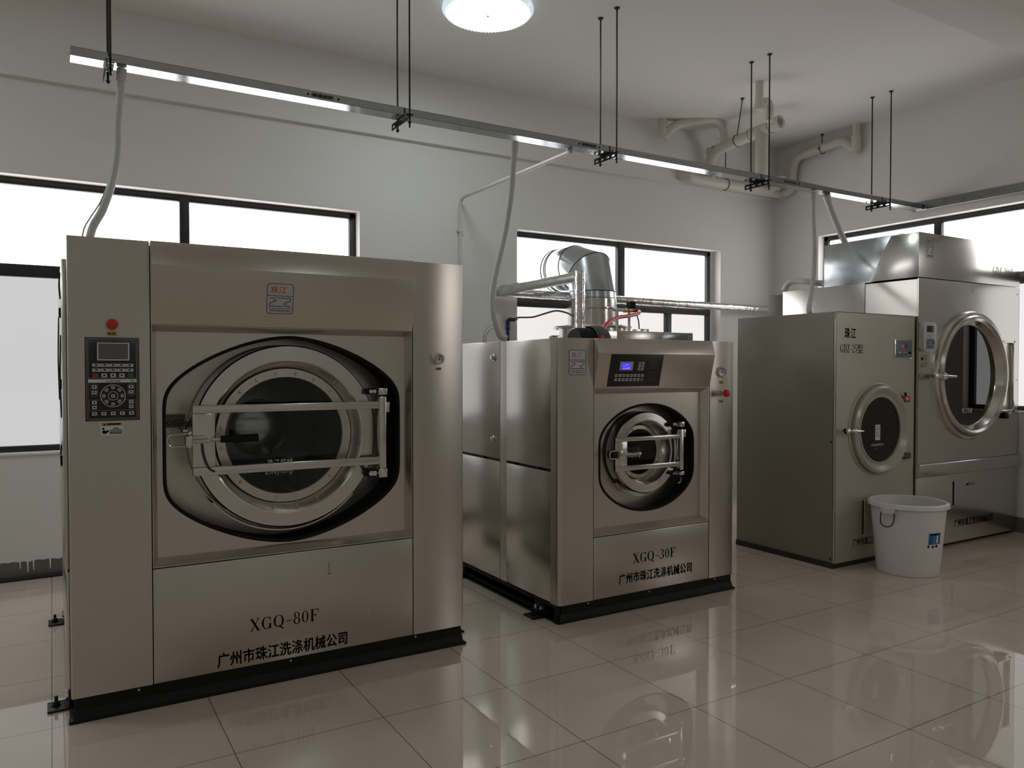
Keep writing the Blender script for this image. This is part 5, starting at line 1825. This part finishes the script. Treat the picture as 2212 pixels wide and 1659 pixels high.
def ring_at(c, t, r, st=1.0):
    """mitre ring: plane normal tilted by t from +z towards +y, stretched by st"""
    e = Vector((0, -math.cos(t), math.sin(t)))
    return [c + Vector((1, 0, 0)) * (r * math.cos(2 * PI * j / 64)) + e * (r * st * math.sin(2 * PI * j / 64)) for j in range(64)]


rad = cr_ / math.cos(PI / 8)
seams = [(Vector((VX, VY, ELZ)), 0.0, 1.0), (Vector((VX, VY + cr_ - rad * math.cos(PI / 4), ELZ + rad * math.sin(PI / 4))), PI / 4, 1.0 / math.cos(PI / 8)),
         (Vector((VX, VY + cr_, zend)), PI / 2, 1.0), (Vector((VX, YW + 0.118, zend)), PI / 2, 1.0)]
sm = MB()
for (ca, ta, sa), (cb2, tb2, sb) in zip(seams, seams[1:]):
    g_ = MB()
    g_.strip(ring_at(ca, ta, rd, sa), ring_at(cb2, tb2, rd, sb))
    g_.build('duct_segment', GALV, du, recalc=True)
for ca, ta, sa in seams[:-1]:
    L = ring_at(ca, ta, rd + 0.0005, sa)
    MB().tube(L + [L[0]], 0.0045, 6, cap=False).build('duct_seam', pm('seam_dark', (0.06, 0.065, 0.07), 0.4, 0.7), du)
for yy in (YW + 0.10, YW + 0.045, YW + 0.02):
    L = [Vector((VX + (rd + 0.001) * math.cos(2 * PI * j / 64), yy, zend + (rd + 0.001) * math.sin(2 * PI * j / 64))) for j in range(65)]
    MB().tube(L, 0.0045, 6, cap=False).build('duct_seam', pm('seam_dark', (0.06, 0.065, 0.07), 0.4, 0.7), du)

FX, FZ = 3.593, 2.197
fy0_ = 4.977
fp_ = thing('foil_pipe', (FX, fy0_, 1.64), 'foil wrapped steam pipe rising behind the smaller washer and along the back wall', 'pipe')


def foil_tube(pts, r, seg=20, step=0.03, amp=0.035):
    pts = [Vector(p) for p in pts]
    out = []
    for a, b in zip(pts, pts[1:]):
        n = max(1, int((b - a).length / step))
        out += [a.lerp(b, k / n) for k in range(n)]
    out.append(pts[-1])
    rg2 = random.Random(11)
    m = MB()
    m.tube(out, r, seg, radii=[r * (1 + amp * (rg2.random() - 0.5) * 2) for _ in out])
    for v in m.bm.verts:
        v.co += Vector((rg2.uniform(-1, 1), rg2.uniform(-1, 1), rg2.uniform(-1, 1))) * 0.0016
    return m


fr_ = 0.042
foil_tube([(FX, fy0_, 1.645), (FX, fy0_, FZ + 0.042)], fr_).build('riser', FOIL, fp_, ang=60)
foil_tube([(FX, fy0_ - 0.01, FZ), (FX, 6.25, FZ - 0.01)], fr_).build('cross_run', pm('grey_foil', (0.62, 0.62, 0.62), 0.36, 1.0, bump=0.25, bscale=40), fp_, ang=60)
foil_tube([(FX - 0.05, 6.25, FZ - 0.012), (VX + 3.02, 6.25, FZ - 0.04)], fr_).build('wall_run', FOIL, fp_, ang=60)
fb = MB()
fb.tube([(FX, fy0_ + 0.95, FZ), (FX, fy0_ + 1.02, FZ)], fr_ * 1.06, 20)
fb.tube([(FX, 6.13, FZ), (FX, 6.19, FZ)], fr_ * 1.08, 20)
fb.build('tape_band', pm('tape_silver', (0.55, 0.55, 0.55), 0.4, 0.8), fp_)
# lower foil pipe glimpsed between the smaller washer and the beige dryer
lf = thing('foil_pipe', (4.42, 4.75, 0.0), 'foil wrapped pipe low in the gap between the smaller washer and the beige dryer', 'pipe')
foil_tube([(4.44, 4.75, 0.0), (4.44, 4.75, 0.36), (4.44, 4.75, 0.80)], 0.06).build('riser', FOIL, lf, ang=60)
MB().lathe((4.44, 4.75, 0.40), [(0.062, 0), (0.068, 0.01), (0.068, 0.05), (0.062, 0.06)], 'z', 20).build('tape_band', BLACK, lf)

bp_ = thing('water_pipe', (atY(1097, 735, 6.30).x, 6.30, 0.0), 'blue plastic water pipe with elbow on the back wall', 'pipe')
bx_ = atY(1097, 690, 6.30)
m = MB()
m.tube(bent_path([(bx_.x, 6.30, 0.3), (bx_.x, 6.30, bx_.z), (bx_.x + 0.075, 6.30, bx_.z)], 0.03, 6), 0.0165, 14)
m.build('tube', BLUEPIPE, bp_)
m = MB()
zz = atY(1097, 709, 6.3).z
m.tube([(bx_.x, 6.30, zz - 0.015), (bx_.x, 6.30, zz + 0.015)], 0.024, 14)
m.tube([(bx_.x + 0.02, 6.30, bx_.z), (bx_.x + 0.075, 6.30, bx_.z)], 0.021, 14)
m.tube([(bx_.x, 6.30, bx_.z - 0.055), (bx_.x, 6.30, bx_.z - 0.01)], 0.021, 14)
m.build('fitting', BLUEPIPE, bp_)
MB().box(bx_.x - 0.02, bx_.x + 0.02, 6.31, 6.352, 1.2, 1.23).build('pipe_clip', BLUEPIPE, bp_)
hs2 = [Vector((bx_.x + 0.070, 6.30, bx_.z)), atY(1120, 686, 6.28), atY(1150, 685, 6.2), atY(1175, 678, 6.1), atY(1200, 671.5, 6.0), atY(1222, 675, 5.9), atY(1238, 682, 5.80), Vector((VX - 0.215, 5.80, zf + 0.09))]
wh = thing('water_hose', tuple(hs2[0]), 'thin braided hose curving from blue pipe to the steel vessel', 'hose')
MB().tube(smooth_path(hs2), 0.0085, 10).build('tube', HOSEB, wh)
MB().tube([hs2[0] + Vector((-0.008, 0, 0)), hs2[0] + Vector((0.03, 0, 0))], 0.014, 8).build('connector', STEEL_S, wh)
bhz = thing('floor_hose', (-0.5, YW - 0.03, 0), 'black hose lying on the floor along the left wall base', 'hose')
MB().tube(smooth_path([(-2.4, YW - 0.03, 0.016), (-1.2, YW - 0.026, 0.016), (-0.3, YW - 0.034, 0.016), (0.2, YW - 0.028, 0.016), (2.4, YW - 0.03, 0.016)]), 0.016, 10).build('tube', CABLEM, bhz)
